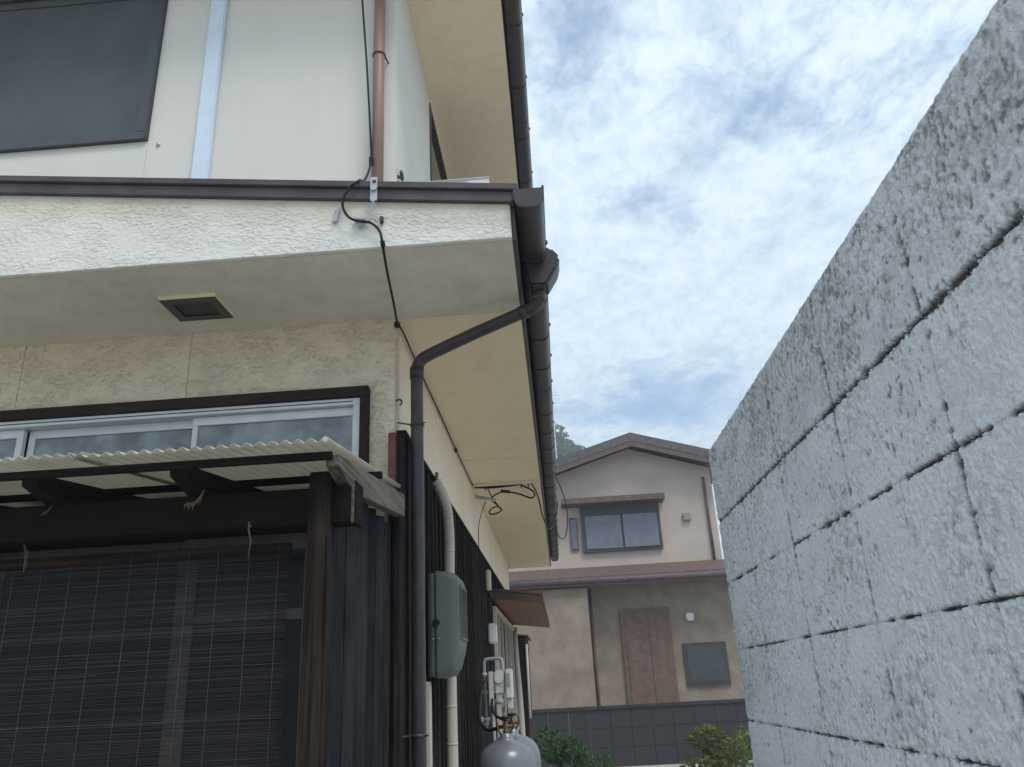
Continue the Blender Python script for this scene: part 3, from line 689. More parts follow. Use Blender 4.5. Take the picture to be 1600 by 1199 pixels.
CV = loft([(-0.6275, rrect(y0, zb, y1, zt_, 0.035)), (-0.622, rrect(y0-.002, zb-.002, y1+.002, zt_+.002, 0.035)), (-0.616, rrect(y0, zb, y1, zt_, 0.035)), (-0.56, rrect(y0+.006, zb+.012, y1-.006, zt_-.006, 0.04)), (-0.535, rrect(y0+.015, zb+.05, y1-.015, zt_-.014, 0.045)), (-0.517, rrect(y0+.022, zb+.11, y1-.022, zt_-.03, 0.045)), (-0.508, rrect(y0+.035, zb+.15, y1-.035, zt_-.05, 0.04))], MT['meterbox'], 'cover', MX)
part('window_frame', MB().box(-0.508, y0+.05, 1.74, -0.500, y1-.05, 1.75).box(-0.508, y0+.05, 2.0, -0.500, y1-.05, 2.01).box(-0.508, y0+.05, 1.75, -0.500, y0+.06, 2.0).box(-0.508, y1-.06, 1.75, -0.500, y1-.05, 2.0), MT['meterbox'], CV, 0.001)
part('window_pane', MB().box(-0.5075, y0+.06, 1.75, -0.503, y1-.06, 2.0), MT['darkglass'], CV)
part('latch', MB().box(-0.640, y0-.016, 1.812, -0.606, y0+.002, 1.832).box(-0.632, y0-.02, 1.806, -0.614, y0-.012, 1.838), MT['rubber'], MX, 0.002)
part('screw', MB().lathe([(0.0001, 0), (0.006, 0), (0.006, 0.004), (0.0001, 0.005)], (-0.640, y0-.004, 1.742), 8), MT['steel'], MX)
part('screw', MB().lathe([(0.0001, 0), (0.006, 0), (0.006, 0.004), (0.0001, 0.005)], (-0.610, y0-.004, 1.742), 8), MT['steel'], MX)

# taped refrigerant pipe climbing behind the box
tp = curve([(-0.675, 4.50, 2.66), (-0.640, 4.52, 2.585), (-0.622, 4.58, 2.50), (-0.618, 4.62, 2.34), (-0.622, 4.62, 2.1), (-0.622, 4.60, 1.55), (-0.622, 4.60, 1.0), (-0.622, 4.60, 0.05)], 8)
RPI = thing('taped_pipe', 'cream tape wrapped pipe running up the dark planks behind meter box', 'pipe', (-0.622, 4.6, 0))
part('sleeve', MB().tube(tp, [0.012]+[0.031]*(len(tp)-1), 14), MT['conduit'], RPI)
for i in range(0, len(tp)-1, 3):
    a, b = tp[i], tp[min(i+1, len(tp)-1)]; d = (b-a).normalized(); part('tape_wrap', MB().tube([a, a+d*0.012], 0.0322, 14, True, True), MT['conduit'], RPI)
part('torn_tape', MB().add([(-0.672, 4.49, 2.70), (-0.645, 4.52, 2.62), (-0.655, 4.50, 2.585), (-0.683, 4.47, 2.655)], [(0, 1, 2, 3)]).obox((-0.678, 4.49, 2.60), (-0.665, 4.485, 2.71), 0.02, 0.012), MT['raw'], RPI)
# pale board leaning at the wall below the box
solo('notice_board', MB().box(-0.690, 4.08, 1.14, -0.668, 4.20, 1.545).box(-0.668, 4.095, 1.16, -0.664, 4.185, 1.53), MT['conduit'], 'narrow pale wooden board on the cladding just below the meter box', 'board', (-0.68, 4.14, 1.14), 0.002)
# small boxes on the cladding
o = thing('sensor_light', 'ivory capsule fitting high on the dark cladding', 'wall fitting', (-0.67, 7.7, 2.30))
part('body', MB().box(-0.668, 7.55, 2.36, -0.625, 7.64, 2.555), MT['ivory'], o, 0.012); part('lens', MB().tube([(-0.645, 7.595, 2.36), (-0.64, 7.595, 2.30)], [0.022, 0.012], 10), MT['rubber'], o)
o = thing('switch_box', 'small white plastic box on the cladding above the gas meter', 'box', (-0.67, 7.7, 1.85))
part('case', MB().box(-0.668, 7.58, 1.885, -0.60, 7.72, 2.065), MT['white'], o, 0.012); part('cover', MB().box(-0.5995, 7.595, 1.90, -0.594, 7.705, 2.05), MT['white'], o, 0.002)

# ------------------------------------------------------------------ gas bottles, meter, hoses
GC = thing('gas_cylinder', 'large grey gas bottle with brass valve, nearest the camera', 'gas cylinder', (-0.342, 5.0, 0), group='gas bottles by the wall')
body = [(0.15, 0.0), (0.165, 0.02), (0.165, 0.06), (0.183, 0.10), (0.184, 1.055), (0.180, 1.10), (0.166, 1.143), (0.138, 1.176), (0.095, 1.200), (0.05, 1.210), (0.042, 1.222), (0.040, 1.250), (0.030, 1.252)]
part('body', MB().lathe(body, (-0.342, 5.0, 0), 40), MT['gaspaint'], GC)
part('weld_band', MB().lathe([(0.184, 1.044), (0.1862, 1.048), (0.1862, 1.056), (0.184, 1.060)], (-0.342, 5.0, 0), 40), MT['gaspaint'], GC)
vv = part('valve', MB().lathe([(0.018, 1.25), (0.020, 1.262), (0.014, 1.268), (0.016, 1.30), (0.012, 1.318), (0.009, 1.322)], (-0.342, 5.0, 0), 14).tube([(-0.38, 4.995, 1.285), (-0.30, 5.0, 1.285)], 0.011, 10), MT['brass'], GC)
part('hand_wheel', MB().lathe([(0.005, 1.323), (0.030, 1.325), (0.034, 1.332), (0.030, 1.34), (0.005, 1.342)], (-0.342, 5.0, 0), 14), MT['rubber'], vv)
part('guard_lug', MB().tube(curve([(-0.315, 4.975, 1.25), (-0.292, 4.965, 1.29), (-0.30, 4.97, 1.33)], 4), 0.006, 8).tube(curve([(-0.375, 4.975, 1.25), (-0.392, 4.965, 1.28), (-0.388, 4.97, 1.31)], 4), 0.006, 8), MT['brass'], GC)
GC.scale = (0.94, 0.94, 1.0); GC.location.x = -0.357
G2 = copy_tree(GC); G2.location = (-0.352, 5.52, 0); G2['label'] = 'second grey gas bottle half hidden behind the nearest one'
GM = thing('gas_meter', 'off white gas meter with grey pipe loop on the dark planks', 'gas meter', (-0.6, 6.5, 1.2))
part('body', MB().box(-0.535, 6.42, 1.45, -0.455, 6.56, 1.628), MT['gasmeter'], GM, 0.012)
part('display', MB().box(-0.448, 6.40, 1.42, -0.395, 6.57, 1.632), MT['white'], GM, 0.008)
part('display_window', MB().box(-0.437, 6.397, 1.50, -0.408, 6.40, 1.60), MT['gaspipe'], GM)
part('lower_case', MB().prism([(-0.446, 1.418), (-0.397, 1.418), (-0.405, 1.345), (-0.438, 1.345)], 6.42, 6.56), MT['gasmeter'], GM, 0.006)
part('dial', MB().tube([(-0.495, 6.405, 1.57), (-0.495, 6.42, 1.57)], 0.036, 18), MT['white'], GM)
part('bracket', MB().box(-0.575, 6.41, 1.37, -0.540, 6.43, 1.62), MT['gasmeter'], GM, 0.002)
part('regulator', MB().lathe([(0.0001, 1.40), (0.036, 1.405), (0.040, 1.42), (0.036, 1.435), (0.014, 1.445), (0.014, 1.47)], (-0.50, 6.44, -0.02), 16), MT['gaspipe'], GM)
pp = [(-0.615, 6.5, 0.9), (-0.615, 6.5, 1.66), (-0.610, 6.5, 1.70), (-0.585, 6.5, 1.715), (-0.50, 6.5, 1.715), (-0.475, 6.5, 1.70), (-0.468, 6.5, 1.62)]
part('inlet_pipe', MB().tube([(-0.613, 6.5, 1.20)] + curve(pp[1:], 4), 0.0125, 10), MT['gaspipe'], GM)
part('outlet_pipe', MB().tube([(-0.555, 6.46, 1.40), (-0.553, 6.46, 1.2), (-0.535, 6.40, 0.3)], 0.014, 10), MT['gaspipe'], GM)
part('riser_pipe', MB().tube([(-0.475, 6.5, 1.36), (-0.475, 6.5, 0.2)], 0.012, 8), MT['conduit'], GM)
for zz in (1.60, 1.47, 1.25): part('pipe_nut', MB().tube([(-0.613, 6.5, zz-.014), (-0.613, 6.5, zz+.014)], 0.020, 6), MT['gasmeter'], GM)
part('gas_cock', MB().tube([(-0.64, 6.47, 1.28), (-0.58, 6.47, 1.28)], 0.014, 8).tube([(-0.64, 6.46, 1.30), (-0.64, 6.46, 1.24)], 0.008, 8), MT['steel'], GM)
solo('gas_hose', MB().tube(curve([(-0.585, 6.42, 1.57), (-0.60, 6.2, 1.52), (-0.595, 5.9, 1.42), (-0.56, 5.5, 1.31), (-0.48, 5.15, 1.265), (-0.395, 5.0, 1.283)], 8), 0.0105, 8), MT['rubber'], 'long black hose curving from meter pipe down to near gas bottle', 'hose', (-0.5, 5.5, 1.3), group='black gas hoses')
solo('gas_hose', MB().tube(curve([(-0.552, 6.40, 1.42), (-0.545, 6.3, 1.36), (-0.50, 6.0, 1.32), (-0.43, 5.72, 1.30), (-0.385, 5.53, 1.285)], 8), 0.0095, 8), MT['rubber'], 'short black hose from regulator to the second gas bottle', 'hose', (-0.45, 6.0, 1.3), group='black gas hoses')

# ------------------------------------------------------------------ far end of the alley side: pipe, shed
solo('conduit_pipe', MB().tube(curve([(-0.66, 11.95, 2.28), (-0.645, 11.6, 2.15), (-0.63, 11.5, 1.8), (-0.60, 11.4, 1.2), (-0.58, 11.3, 0.05)], 6), 0.038, 10), MT['conduit'], 'thin beige pipe below the far end of the red brown window hood', 'pipe', (-0.6, 11.4, 0))
SH = thing('shed', 'dark plank shed wall beyond the end of the house', 'shed', (-0.75, 13.5, 0))
for i in range(6): part('plank', MB().box(-0.80, 12.66+i*0.2, 0, -0.56+0.004*(i % 2), 12.855+i*0.2, 2.20), MT['plank2'], SH, 0.002)
part('roof', MB().prism([(-1.6, 2.35), (-0.5, 2.21), (-0.5, 2.235), (-1.6, 2.375)], 12.62, 13.95), MT['hoodtop'], SH)
part('edge_post', MB().box(-0.558, 12.67, 0, -0.50, 12.72, 2.2), MT['hoodtop'], SH)
part('white_pipe', MB().tube([(-0.53, 12.64, 2.1), (-0.53, 12.64, 1.05)], 0.018, 8), MT['white'], SH)

# ------------------------------------------------------------------ cables and small fittings
c1 = [(-0.892, 3.36, 5.269), (-0.857, 3.36, 4.789), (-0.830, 3.36, 4.34), (-0.822, 3.36, 4.11), (-0.80, 3.15, 3.84), (-0.735, 2.80, 3.58), (-0.772, 2.772, 3.52), (-0.797, 2.772, 3.45), (-0.778, 2.785, 3.395), (-0.735, 2.79, 3.368), (-0.680, 2.79, 3.355), (-0.640, 2.79, 3.31), (-0.627, 2.79, 3.245), (-0.640, 2.95, 3.20), (-0.672, 3.25, 3.195), (-0.700, 3.47, 3.20)]
c2 = [(-0.700, 3.47, 3.20), (-0.698, 3.62, 3.224), (-0.702, 4.23, 3.222), (-0.706, 5.0, 3.237), (-0.706, 5.8, 3.225), (-0.706, 7.0, 3.236)]
CA = thing('drop_cable', 'black cable hanging from the upper wall across the white fascia', 'cable', (-0.7, 3.0, 3.2))
part('sheath', MB().tube([(-0.905, 3.36, 5.745)] + curve(c1, 8), 0.0058, 8), MT['rubber'], CA)
part('wall_run', MB().tube(curve(c2, 8), 0.0048, 6), MT['rubber'], CA)
part('connector', MB().tube([(-0.6285, 2.79, 3.262), (-0.626, 2.80, 3.238)], 0.010, 8), MT['rubber'], CA)
part('clip', MB().box(-0.715, 3.455, 3.19, -0.688, 3.485, 3.215), MT['rubber'], CA, 0.003); part('clip', MB().box(-0.716, 5.76, 3.21, -0.696, 5.80, 3.238), MT['rubber'], CA, 0.003)
part('clip', MB().box(-0.832, 3.355, 4.09, -0.812, 3.375, 4.14), MT['rubber'], CA, 0.003)
BK = thing('cable_bracket', 'galvanised strap bracket with twisted wire on the roof edge', 'bracket', (-0.665, 2.78, 3.45))
part('strap', MB().box(-0.680, 2.776, 3.455, -0.650, 2.7805, 3.575), MT['steel'], BK, 0.001)
part('disc', MB().tube([(-0.664, 2.7755, 3.515), (-0.664, 2.765, 3.515)], 0.014, 14), MT['steel'], BK); part('bolt', MB().box(-0.671, 2.770, 3.546, -0.655, 2.7755, 3.556), MT['darkalu'], BK)
wr = MB(); rw = random.Random(4)
wr.tube(curve([(-0.668, 2.775, 3.455), (-0.672, 2.78, 3.42), (-0.680, 2.79, 3.39), (-0.668, 2.795, 3.372)], 5), 0.0022, 5)
wr.tube(curve([(-0.664, 2.775, 3.455), (-0.657, 2.78, 3.42), (-0.648, 2.79, 3.39), (-0.640, 2.79, 3.33), (-0.638, 2.79, 3.28)], 5), 0.0018, 5)
for i in range(4): wr.tube(curve([(-0.70+i*.012, 2.805, 3.37+rw.uniform(-.012, .012)), (-0.68+i*.008, 2.79, 3.385+rw.uniform(-.01, .01)), (-0.655+i*.004, 2.80, 3.365+rw.uniform(-.012, .012))], 4), 0.0016, 5)
part('tie_wire', wr, MT['steel'], BK)
tg = MB()
for (ax, az, bx_, bz) in ((-0.752, 3.392, -0.705, 3.385), (-0.752, 3.392, -0.735, 3.352), (-0.735, 3.352, -0.690, 3.375), (-0.74, 3.36, -0.73, 3.345)): tg.obox((ax, 2.806, az), (bx_, 2.803, bz), 0.010, 0.012, (0, 1, 0))
part('putty_smear', tg, MT['gaspipe'], BK); part('end_block', MB().box(-0.645, 2.80, 3.362, -0.628, 2.818, 3.392), MT['darkalu'], BK, 0.003)
solo('cobweb_dirt', MB().obox((-0.83, 2.812, 3.445), (-0.838, 2.812, 3.385), 0.022, 0.010, (0, 1, 0)).obox((-0.822, 2.812, 3.46), (-0.828, 2.812, 3.425), 0.016, 0.008, (0, 1, 0)), MT['gaspipe'], 'grey smear of old sealant left of the looping cable', 'sealant', (-0.83, 2.81, 3.42), 0.002)
LC = thing('cable_coil', 'looped black cables with connectors hung under the side eave', 'cable', (-0.45, 7.1, 3.2))
part('lead', MB().tube(curve([(-0.70, 7.06, 3.236), (-0.50, 7.06, 3.225), (-0.30, 7.06, 3.238), (-0.262, 7.07, 3.232), (-0.17, 7.12, 3.19), (-0.150, 7.2, 3.165), (-0.19, 7.25, 3.15), (-0.30, 7.2, 3.185), (-0.40, 7.15, 3.20)], 7), 0.008, 6).tube(curve([(-0.69, 7.05, 3.238), (-0.45, 7.05, 3.238), (-0.24, 7.05, 3.244)], 5), 0.006, 6), MT['rubber'], LC)
part('connector', MB().tube([(-0.46, 7.13, 3.205), (-0.38, 7.15, 3.197)], 0.016, 8), MT['rubber'], LC)
part('drip_loop', MB().tube(curve([(-0.40, 7.13, 3.205), (-0.48, 7.1, 3.18), (-0.55, 7.1, 3.13), (-0.49, 7.1, 3.06), (-0.46, 7.1, 3.02), (-0.53, 7.1, 2.985), (-0.575, 7.1, 3.0), (-0.55, 7.1, 3.04), (-0.485, 7.1, 3.06)], 7), 0.0065, 6).tube(curve([(-0.58, 7.08, 3.225), (-0.54, 7.1, 3.14), (-0.47, 7.1, 3.03)], 6), 0.0055, 6), MT['rubber'], LC)
part('anchor', MB().tube([(-0.70, 7.1, 3.17), (-0.53, 7.1, 3.125)], 0.008, 6).tube([(-0.70, 7.1, 3.15), (-0.52, 7.1, 3.115)], 0.006, 6).box(-0.55, 7.08, 3.10, -0.51, 7.12, 3.13), MT['steel'], LC)
part('down_lead', MB().tube(curve([(-0.60, 7.1, 3.12), (-0.66, 7.15, 2.99), (-0.69, 7.2, 2.85), (-0.70, 7.3, 2.66)], 6), 0.004, 5), MT['rubber'], LC)
part('eave_lead', MB().tube(curve([(-0.24, 7.05, 3.244), (-0.17, 7.08, 3.244), (-0.12, 7.3, 3.16), (-0.095, 7.6, 3.05), (-0.06, 7.9, 3.0), (-0.02, 8.2, 3.03), (0.05, 8.5, 3.25), (0.07, 8.6, 3.40)], 6), 0.007, 6), MT['rubber'], LC)
for x in (-0.60, -0.265, -0.20): part('hook', MB().tube([(x, 7.06, 3.248), (x, 7.06, 3.20)], 0.006, 6), MT['darkalu'], LC)
solo('slack_cable', MB().tube(curve([(0.065, 8.9, 3.78), (0.12, 9.0, 3.65), (0.16, 9.0, 3.5), (0.177, 9.0, 3.36), (0.165, 9.0, 3.2), (0.135, 9.0, 3.08), (0.09, 8.95, 3.04), (0.045, 8.9, 3.10), (0.02, 8.9, 3.30)], 8), 0.006, 6), MT['rubber'], 'thin slack cable bowing out to the right of the lower gutter', 'cable', (0.1, 9.0, 3.3))
EY = thing('eye_hook', 'dark screw eye with thin wire on the upper side wall corner', 'hook', (-0.715, 3.57, 4.16))
part('ring', MB().tube([(-0.70, 3.575+0.030*math.cos(t*math.pi/8), 4.165+0.022*math.sin(t*math.pi/8)) for t in range(15)], 0.007, 6).tube([(-0.72, 3.555, 4.15), (-0.70, 3.548, 4.13)], 0.008, 6), MT['darkalu'], EY)
part('wire', MB().tube(curve([(-0.70, 3.60, 4.17), (-0.68, 3.75, 4.24), (-0.64, 3.93, 4.34)], 5), 0.0018, 5), MT['steel'], EY)
PH = thing('pipe_hook', 'tiny dark hook screwed into the wall corner left of the downpipe', 'hook', (-0.71, 3.55, 2.83))
part('shank', MB().tube(curve([(-0.72, 3.535, 2.825), (-0.70, 3.535, 2.83), (-0.69, 3.535, 2.815), (-0.70, 3.535, 2.80)], 4), 0.005, 6), MT['darkalu'], PH)

# air conditioner on the side roof
AC = thing('air_conditioner', 'pale grey outdoor air conditioner standing on the lower side roof', 'air conditioner', (-0.44, 4.3, 3.5))
part('casing', MB().box(-0.60, 3.92, 3.62, -0.24, 4.70, 4.352), MT['acwhite'], AC, 0.004)
part('lid', MB().box(-0.604, 3.916, 4.353, -0.236, 4.704, 4.368), MT['acwhite'], AC, 0.006)
part('grille', MB().box(-0.55, 3.914, 4.27, -0.49, 3.9195, 4.345), MT['darkalu'], AC); part('service_cover', MB().box(-0.47, 3.912, 4.24, -0.37, 3.9195, 4.343), MT['gaspipe'], AC, 0.002)
for x in (-0.55, -0.29):
    part('foot', MB().box(x-0.03, 4.0, zr(-0.24)+0.03, x+0.03, 4.06, 3.619).box(x-0.03, 4.56, zr(-0.24)+0.03, x+0.03, 4.62, 3.619), MT['gaspipe'], AC)

# ------------------------------------------------------------------ painted block wall
BW = thing('block_wall', 'whitish sprayed concrete block wall rising along the right side', 'wall', (0.561, 0, 0), 0.0049)
def hashn(ix, iy, seed):
    h = (ix.astype(np.int64)*374761393 + iy.astype(np.int64)*668265263 + seed*974634777) & 0xffffffff
    h = ((h ^ (h >> 13))*1274126177) & 0xffffffff
    h = h ^ (h >> 16)
    return (h & 0xffff)/65535.0
def vnoise(x, y, seed):
    ix = np.floor(x); iy = np.floor(y); fx = x-ix; fy = y-iy; fx = fx*fx*fx*(fx*(fx*6-15)+10); fy = fy*fy*fy*(fy*(fy*6-15)+10)
    a = hashn(ix, iy, seed); b = hashn(ix+1, iy, seed); c = hashn(ix, iy+1, seed); d = hashn(ix+1, iy+1, seed)
    return (a*(1-fx)+b*fx)*(1-fy)+(c*(1-fx)+d*fx)*fy
def fbm(x, y, seed, oct_=4, g=0.5):
    s = np.zeros_like(x); a = 1.0; t = 0.0
    for o in range(oct_):
        c_, s_ = math.cos(0.9*o), math.sin(0.9*o)
        s += a*vnoise((x*c_-y*s_)*2**o+17.3*o, (x*s_+y*c_)*2**o-9.1*o, seed+o); t += a; a *= g
    return s/t
def sst(a, b, x):
    t = np.clip((x-a)/(b-a), 0, 1); return t*t*(3-2*t)
zrow = [2.222, 1.972, 1.773, 1.572, 1.371, 1.171, 0.971, 0.771, 0.571, 0.371, 0.171, 0.0]
ycol = [-0.922, -0.525, -0.128, 0.269, 0.666, 1.063, 1.460, 1.857, 2.254, 2.615]
LEV = {0: (0.0, 0.0), 1: (0.0080, 0.95), 2: (0.0050, 0.66), 3: (0.0036, 0.70), 4: (0.0042, 0.66)}
def joint_fill(t, seed, amount):
    # share of the joint left open along its run (0 closed by paint .. 1 open)
    n = fbm(t*16.0, t*0+seed*3.1, seed, 4, 0.6)
    if amount > 0.9: return np.ones_like(t)
    return 0.12+0.88*sst(0.62-amount*0.30, 0.68-amount*0.28, n)
def block(i, j):
    z1, z0 = zrow[i], zrow[i+1]; y0, y1 = ycol[j], ycol[j+1]
    near = y1 > 0.62 and z1 > 1.15
    res = 0.0021 if near else 0.02
    ny = max(2, int(round((y1-y0)/res)))+1; nz = max(2, int(round((z1-z0)/res)))+1
    Yv, Zv = np.meshgrid(np.linspace(y0, y1, ny), np.linspace(z0, z1, nz), indexing='xy')
    warp = (fbm(Yv*44, Zv*44, 61, 2)-0.5)*0.016; warp2 = (fbm(Yv*44+50, Zv*44, 62, 2)-0.5)*0.016
    a = fbm((Yv+warp)*105, (Zv+warp2)*92, 5, 3, 0.5)
    b2 = fbm((Yv-warp2)*190, (Zv+warp)*170, 31, 3, 0.5)
    mod = sst(0.36, 0.58, fbm(Yv*6.5, Zv*6.5, 77, 3)); mod2 = sst(0.38, 0.60, fbm(Yv*8, Zv*8, 79, 3))
    plates = sst(0.47, 0.515, a)
    hgt = 0.0013*plates*(0.25+0.75*mod) + 0.0010*sst(0.47, 0.52, b2)*(0.15+0.85*mod2) + 0.0007*sst(0.58, 0.62, a) + 0.0006*fbm(Yv*210, Zv*210, 91, 2)
    hole = sst(0.74, 0.80, fbm(Yv*110, Zv*85, 19, 2, 0.4))*sst(0.45, 0.55, fbm(Yv*7, Zv*7, 29, 3))
    hgt += 0.0012*(fbm(Yv*9, Zv*9, 15, 2)-0.5) - 0.0020*hole
    def edge(dist, run, w, amt, seed):
        op = joint_fill(run, seed, amt)
        ww = w*(0.15+1.7*np.clip((fbm(run*95, dist*120+seed, seed+5, 4, 0.75)-0.5)*2.4+0.5, 0, 1.2)) + 1e-5
        core = 1-sst(0.35, 1.0, dist/ww)
        return core*op, op*np.clip(1-dist/(ww*2.6), 0, 1)**2
    jamt = lambda q: 0.50 if i == 0 else (0.30 if i == 1 and q < 7 else (0.55 if q == 6 else 0.88))   # joints half filled by the paint
    mort = np.zeros_like(Yv); soft = np.zeros_like(Yv)
    wt, at = LEV.get(i, (0.003, 0.5)); wb, ab = LEV.get(i+1, (0.003, 0.5))
    if i == 0: wb = 0.0080
    for (dist, run, w, amt, seed) in ((z1-Zv, Yv, wt, at, 100+i), (Zv-z0, Yv, wb, ab, 101+i), (Yv-y0, Zv, 0.0066, jamt(j), 200+j+13*(i == 0)), (y1-Yv, Zv, 0.0066, jamt(j+1), 201+j+13*(i == 0))):
        if w == 0.0: continue
        c_, s_ = edge(dist, run, w, amt, seed); mort = np.maximum(mort, c_); soft = np.maximum(soft, s_)
    hgt = hgt*(1-mort) - 0.0050*mort - 0.0008*soft
    if i == 0:                                   # rounded arris and a ragged top
        d = z1-Zv; hgt -= 0.010*np.clip(1-d/0.012, 0, 1)**2
        Zv = Zv + np.where(d < 0.02, (fbm(Yv*60, Yv*0+3, 55, 3)-0.5)*0.006*(1-d/0.02), 0)
    patch = fbm(Yv*3.1, Zv*4.0, 44, 4)
    topd = 0.45*sst(1.90, 2.22, Zv)
    speck = sst(0.40, 0.32, a)*sst(0.46, 0.66, fbm(Yv*12, Zv*9, 71, 3)+0.25*topd)
    fine_ = fbm(Yv*120, Zv*90, 131, 3, 0.6)
    dirt = np.clip(0.30*speck + 0.8*hole + topd*(0.30+0.70*sst(0.40, 0.62, fbm(Yv*9, Zv*16, 23, 4)))*(0.5+sst(0.42, 0.60, fine_)) + 0.14*sst(0.5, 0.7, patch) + 0.55*soft*(1-mort)*sst(0.38, 0.6, fine_) + 0.45*sst(0.66, 0.76, fine_)*(0.3+0.7*mod) + 0.16*(1-plates)*mod, 0, 1)
    X = -hgt
    verts = np.stack([X, Yv, Zv], -1).reshape(-1, 3)
    idx = np.arange(ny*nz).reshape(nz, ny)
    q = np.stack([idx[:-1, :-1], idx[1:, :-1], idx[1:, 1:], idx[:-1, 1:]], -1).reshape(-1, 4)
    loop = np.concatenate([idx[0, :-1], idx[:-1, -1], idx[-1, :0:-1], idx[:0:-1, 0]])
    bv = verts[loop].copy(); bv[:, 0] = 0.12; nb = len(verts)
    verts = np.concatenate([verts, bv]); L = len(loop); k = np.arange(L)
    sq = np.stack([loop, nb+k, nb+(k+1) % L, loop[(k+1) % L]], -1)[:, ::-1]
    back = [nb+L-1-t for t in range(L)]
    # centre the origin on the block
    c0 = np.array([0.0, (y0+y1)/2, z0])
    verts = verts - c0
    faces = np.concatenate([q, sq])
    me = bpy.data.meshes.new('block'); me.from_pydata(verts.tolist(), [], faces.tolist()+[back[::-1]])
    sm = np.ones(len(me.polygons), bool); sm[len(q):] = False; me.polygons.foreach_set('use_smooth', sm)
    for nm, arr in (('dirt', dirt), ('mortar', mort)):
        at_ = me.attributes.new(nm, 'FLOAT', 'POINT')
        full = np.concatenate([arr.reshape(-1), np.zeros(L)]).astype(np.float32); at_.data.foreach_set('value', full)
    me.materials.append(MT['block']); me.update()
    link('block', me, BW, tuple(c0))
for i in range(len(zrow)-1):
    for j in range(len(ycol)-1): block(i, j)

# ------------------------------------------------------------------ the house across the end of the alley
NH = thing('neighbour_house', 'pale two storey gabled house closing the end of the alley', 'house', (1.5, 20, 0))
MT['nwall'] = plain('pinkish_render', (0.46, 0.385, 0.345), 0.9, 0.2, var=0.06, scale=1.5)
MT['nwall2'] = plain('beige_lower_render', (0.27, 0.22, 0.175), 0.9, 0.2, var=0.18, scale=2.5)
MT['nroof'] = plain('grey_brown_tiles', (0.105, 0.095, 0.10), 0.7, 0.3, var=0.2)
MT['nroof2'] = plain('brown_lower_roof', (0.12, 0.085, 0.072), 0.7, 0.3, var=0.2)
MT['nred'] = plain('dull_red_flashing', (0.16, 0.085, 0.075), 0.6, 0.3)
MT['nwood'] = plain('brown_door', (0.15, 0.095, 0.075), 0.6, 0.3, var=0.2)
MT['nglass'] = glassy('grey_blue_glass', (0.13, 0.15, 0.19), 0.25, 0.5, 0.1)
MT['ndark'] = plain('dark_opening', (0.06, 0.06, 0.066), 0.7, 0.3)
part('upper_wall', MB().prism([(-1.6, 3.7), (4.15, 3.7), (4.15, 6.55), (2.1, 7.2), (-1.6, 6.05)], 20, 24), MT['nwall'], NH)
part('lower_wall', MB().box(-1.3, 19.6, 0, 4.3, 19.99, 3.75), MT['nwall2'], NH)
def slope(x): return 7.48-0.30*abs(x-2.15)
part('roof', MB().prism([(-2.2, slope(-2.2)-0.22), (2.15, slope(2.15)-0.22), (4.55, slope(4.55)-0.22), (4.55, slope(4.55)), (2.15, slope(2.15)), (-2.2, slope(-2.2))], 19.45, 24.4), MT['nroof'], NH)
part('verge_board', MB().prism([(-2.2, slope(-2.2)-0.36), (2.15, slope(2.15)-0.36), (4.5, slope(4.5)-0.36), (4.5, slope(4.5)-0.221), (2.15, slope(2.15)-0.221), (-2.2, slope(-2.2)-0.221)], 19.46, 19.52), MT['nroof2'], NH)
part('lower_roof', MB().prism([(18.9, 3.72), (20.0, 4.12), (20.0, 4.2), (18.9, 3.84)], -1.25, 4.6, 'x'), MT['nroof2'], NH)
part('lower_fascia', MB().box(-1.25, 18.88, 3.62, 4.6, 18.90, 3.84), MT['nred'], NH)
uw = part('window', MB().box(0.72, 19.90, 4.55, 2.72, 19.998, 5.95), MT['ndark'], NH)
part('pane', MB().box(0.82, 19.88, 4.62, 1.72, 19.899, 5.45), MT['nglass'], uw); part('pane', MB().box(1.78, 19.87, 4.62, 2.64, 19.899, 5.45), MT['nglass'], uw)
part('hood', MB().box(0.25, 19.5, 5.72, 2.85, 19.999, 5.86), MT['nroof2'], NH)
w2 = part('window', MB().box(0.42, 19.95, 4.62, 0.62, 19.998, 5.45), MT['nroof2'], NH); part('pane', MB().box(0.45, 19.94, 4.66, 0.59, 19.9499, 5.40), MT['nglass'], w2)
d = part('door', MB().box(1.45, 19.52, 0.2, 2.62, 19.599, 3.1), MT['nwood'], NH, 0.0); part('door_panel', MB().box(1.55, 19.505, 0.3, 1.95, 19.519, 2.95), MT['nwood'], d); part('door_panel', MB().box(2.1, 19.505, 0.3, 2.5, 19.519, 2.95), MT['nwood'], d)
lw = part('window', MB().box(2.85, 19.54, 1.3, 3.85, 19.599, 2.25), MT['ndark'], NH); part('pane', MB().box(2.92, 19.525, 1.36, 3.78, 19.539, 2.19), MT['darkglass'], lw)
part('lower_wall_side', MB().box(-1.3, 19.0, 0, 0.7, 19.58, 3.6), MT['nwall2'], NH)
part('downpipe', MB().tube([(0.78, 19.56, 3.6), (0.78, 19.56, 0.1)], 0.035, 8), MT['nroof2'], NH); part('downpipe', MB().tube([(3.95, 19.95, 6.3), (3.95, 19.95, 4.2)], 0.035, 8), MT['nroof2'], NH)
part('gutter', MB().tube([(-1.25, 18.84, 3.74), (4.6, 18.84, 3.72)], 0.06, 8), MT['nroof'], NH)
part('vent_cap', MB().box(3.3, 19.9, 5.2, 3.5, 19.998, 5.4), MT['nwall2'], NH, 0.02); part('vent_cap', MB().box(3.0, 19.45, 2.75, 3.18, 19.598, 2.93), MT['white'], NH, 0.02)
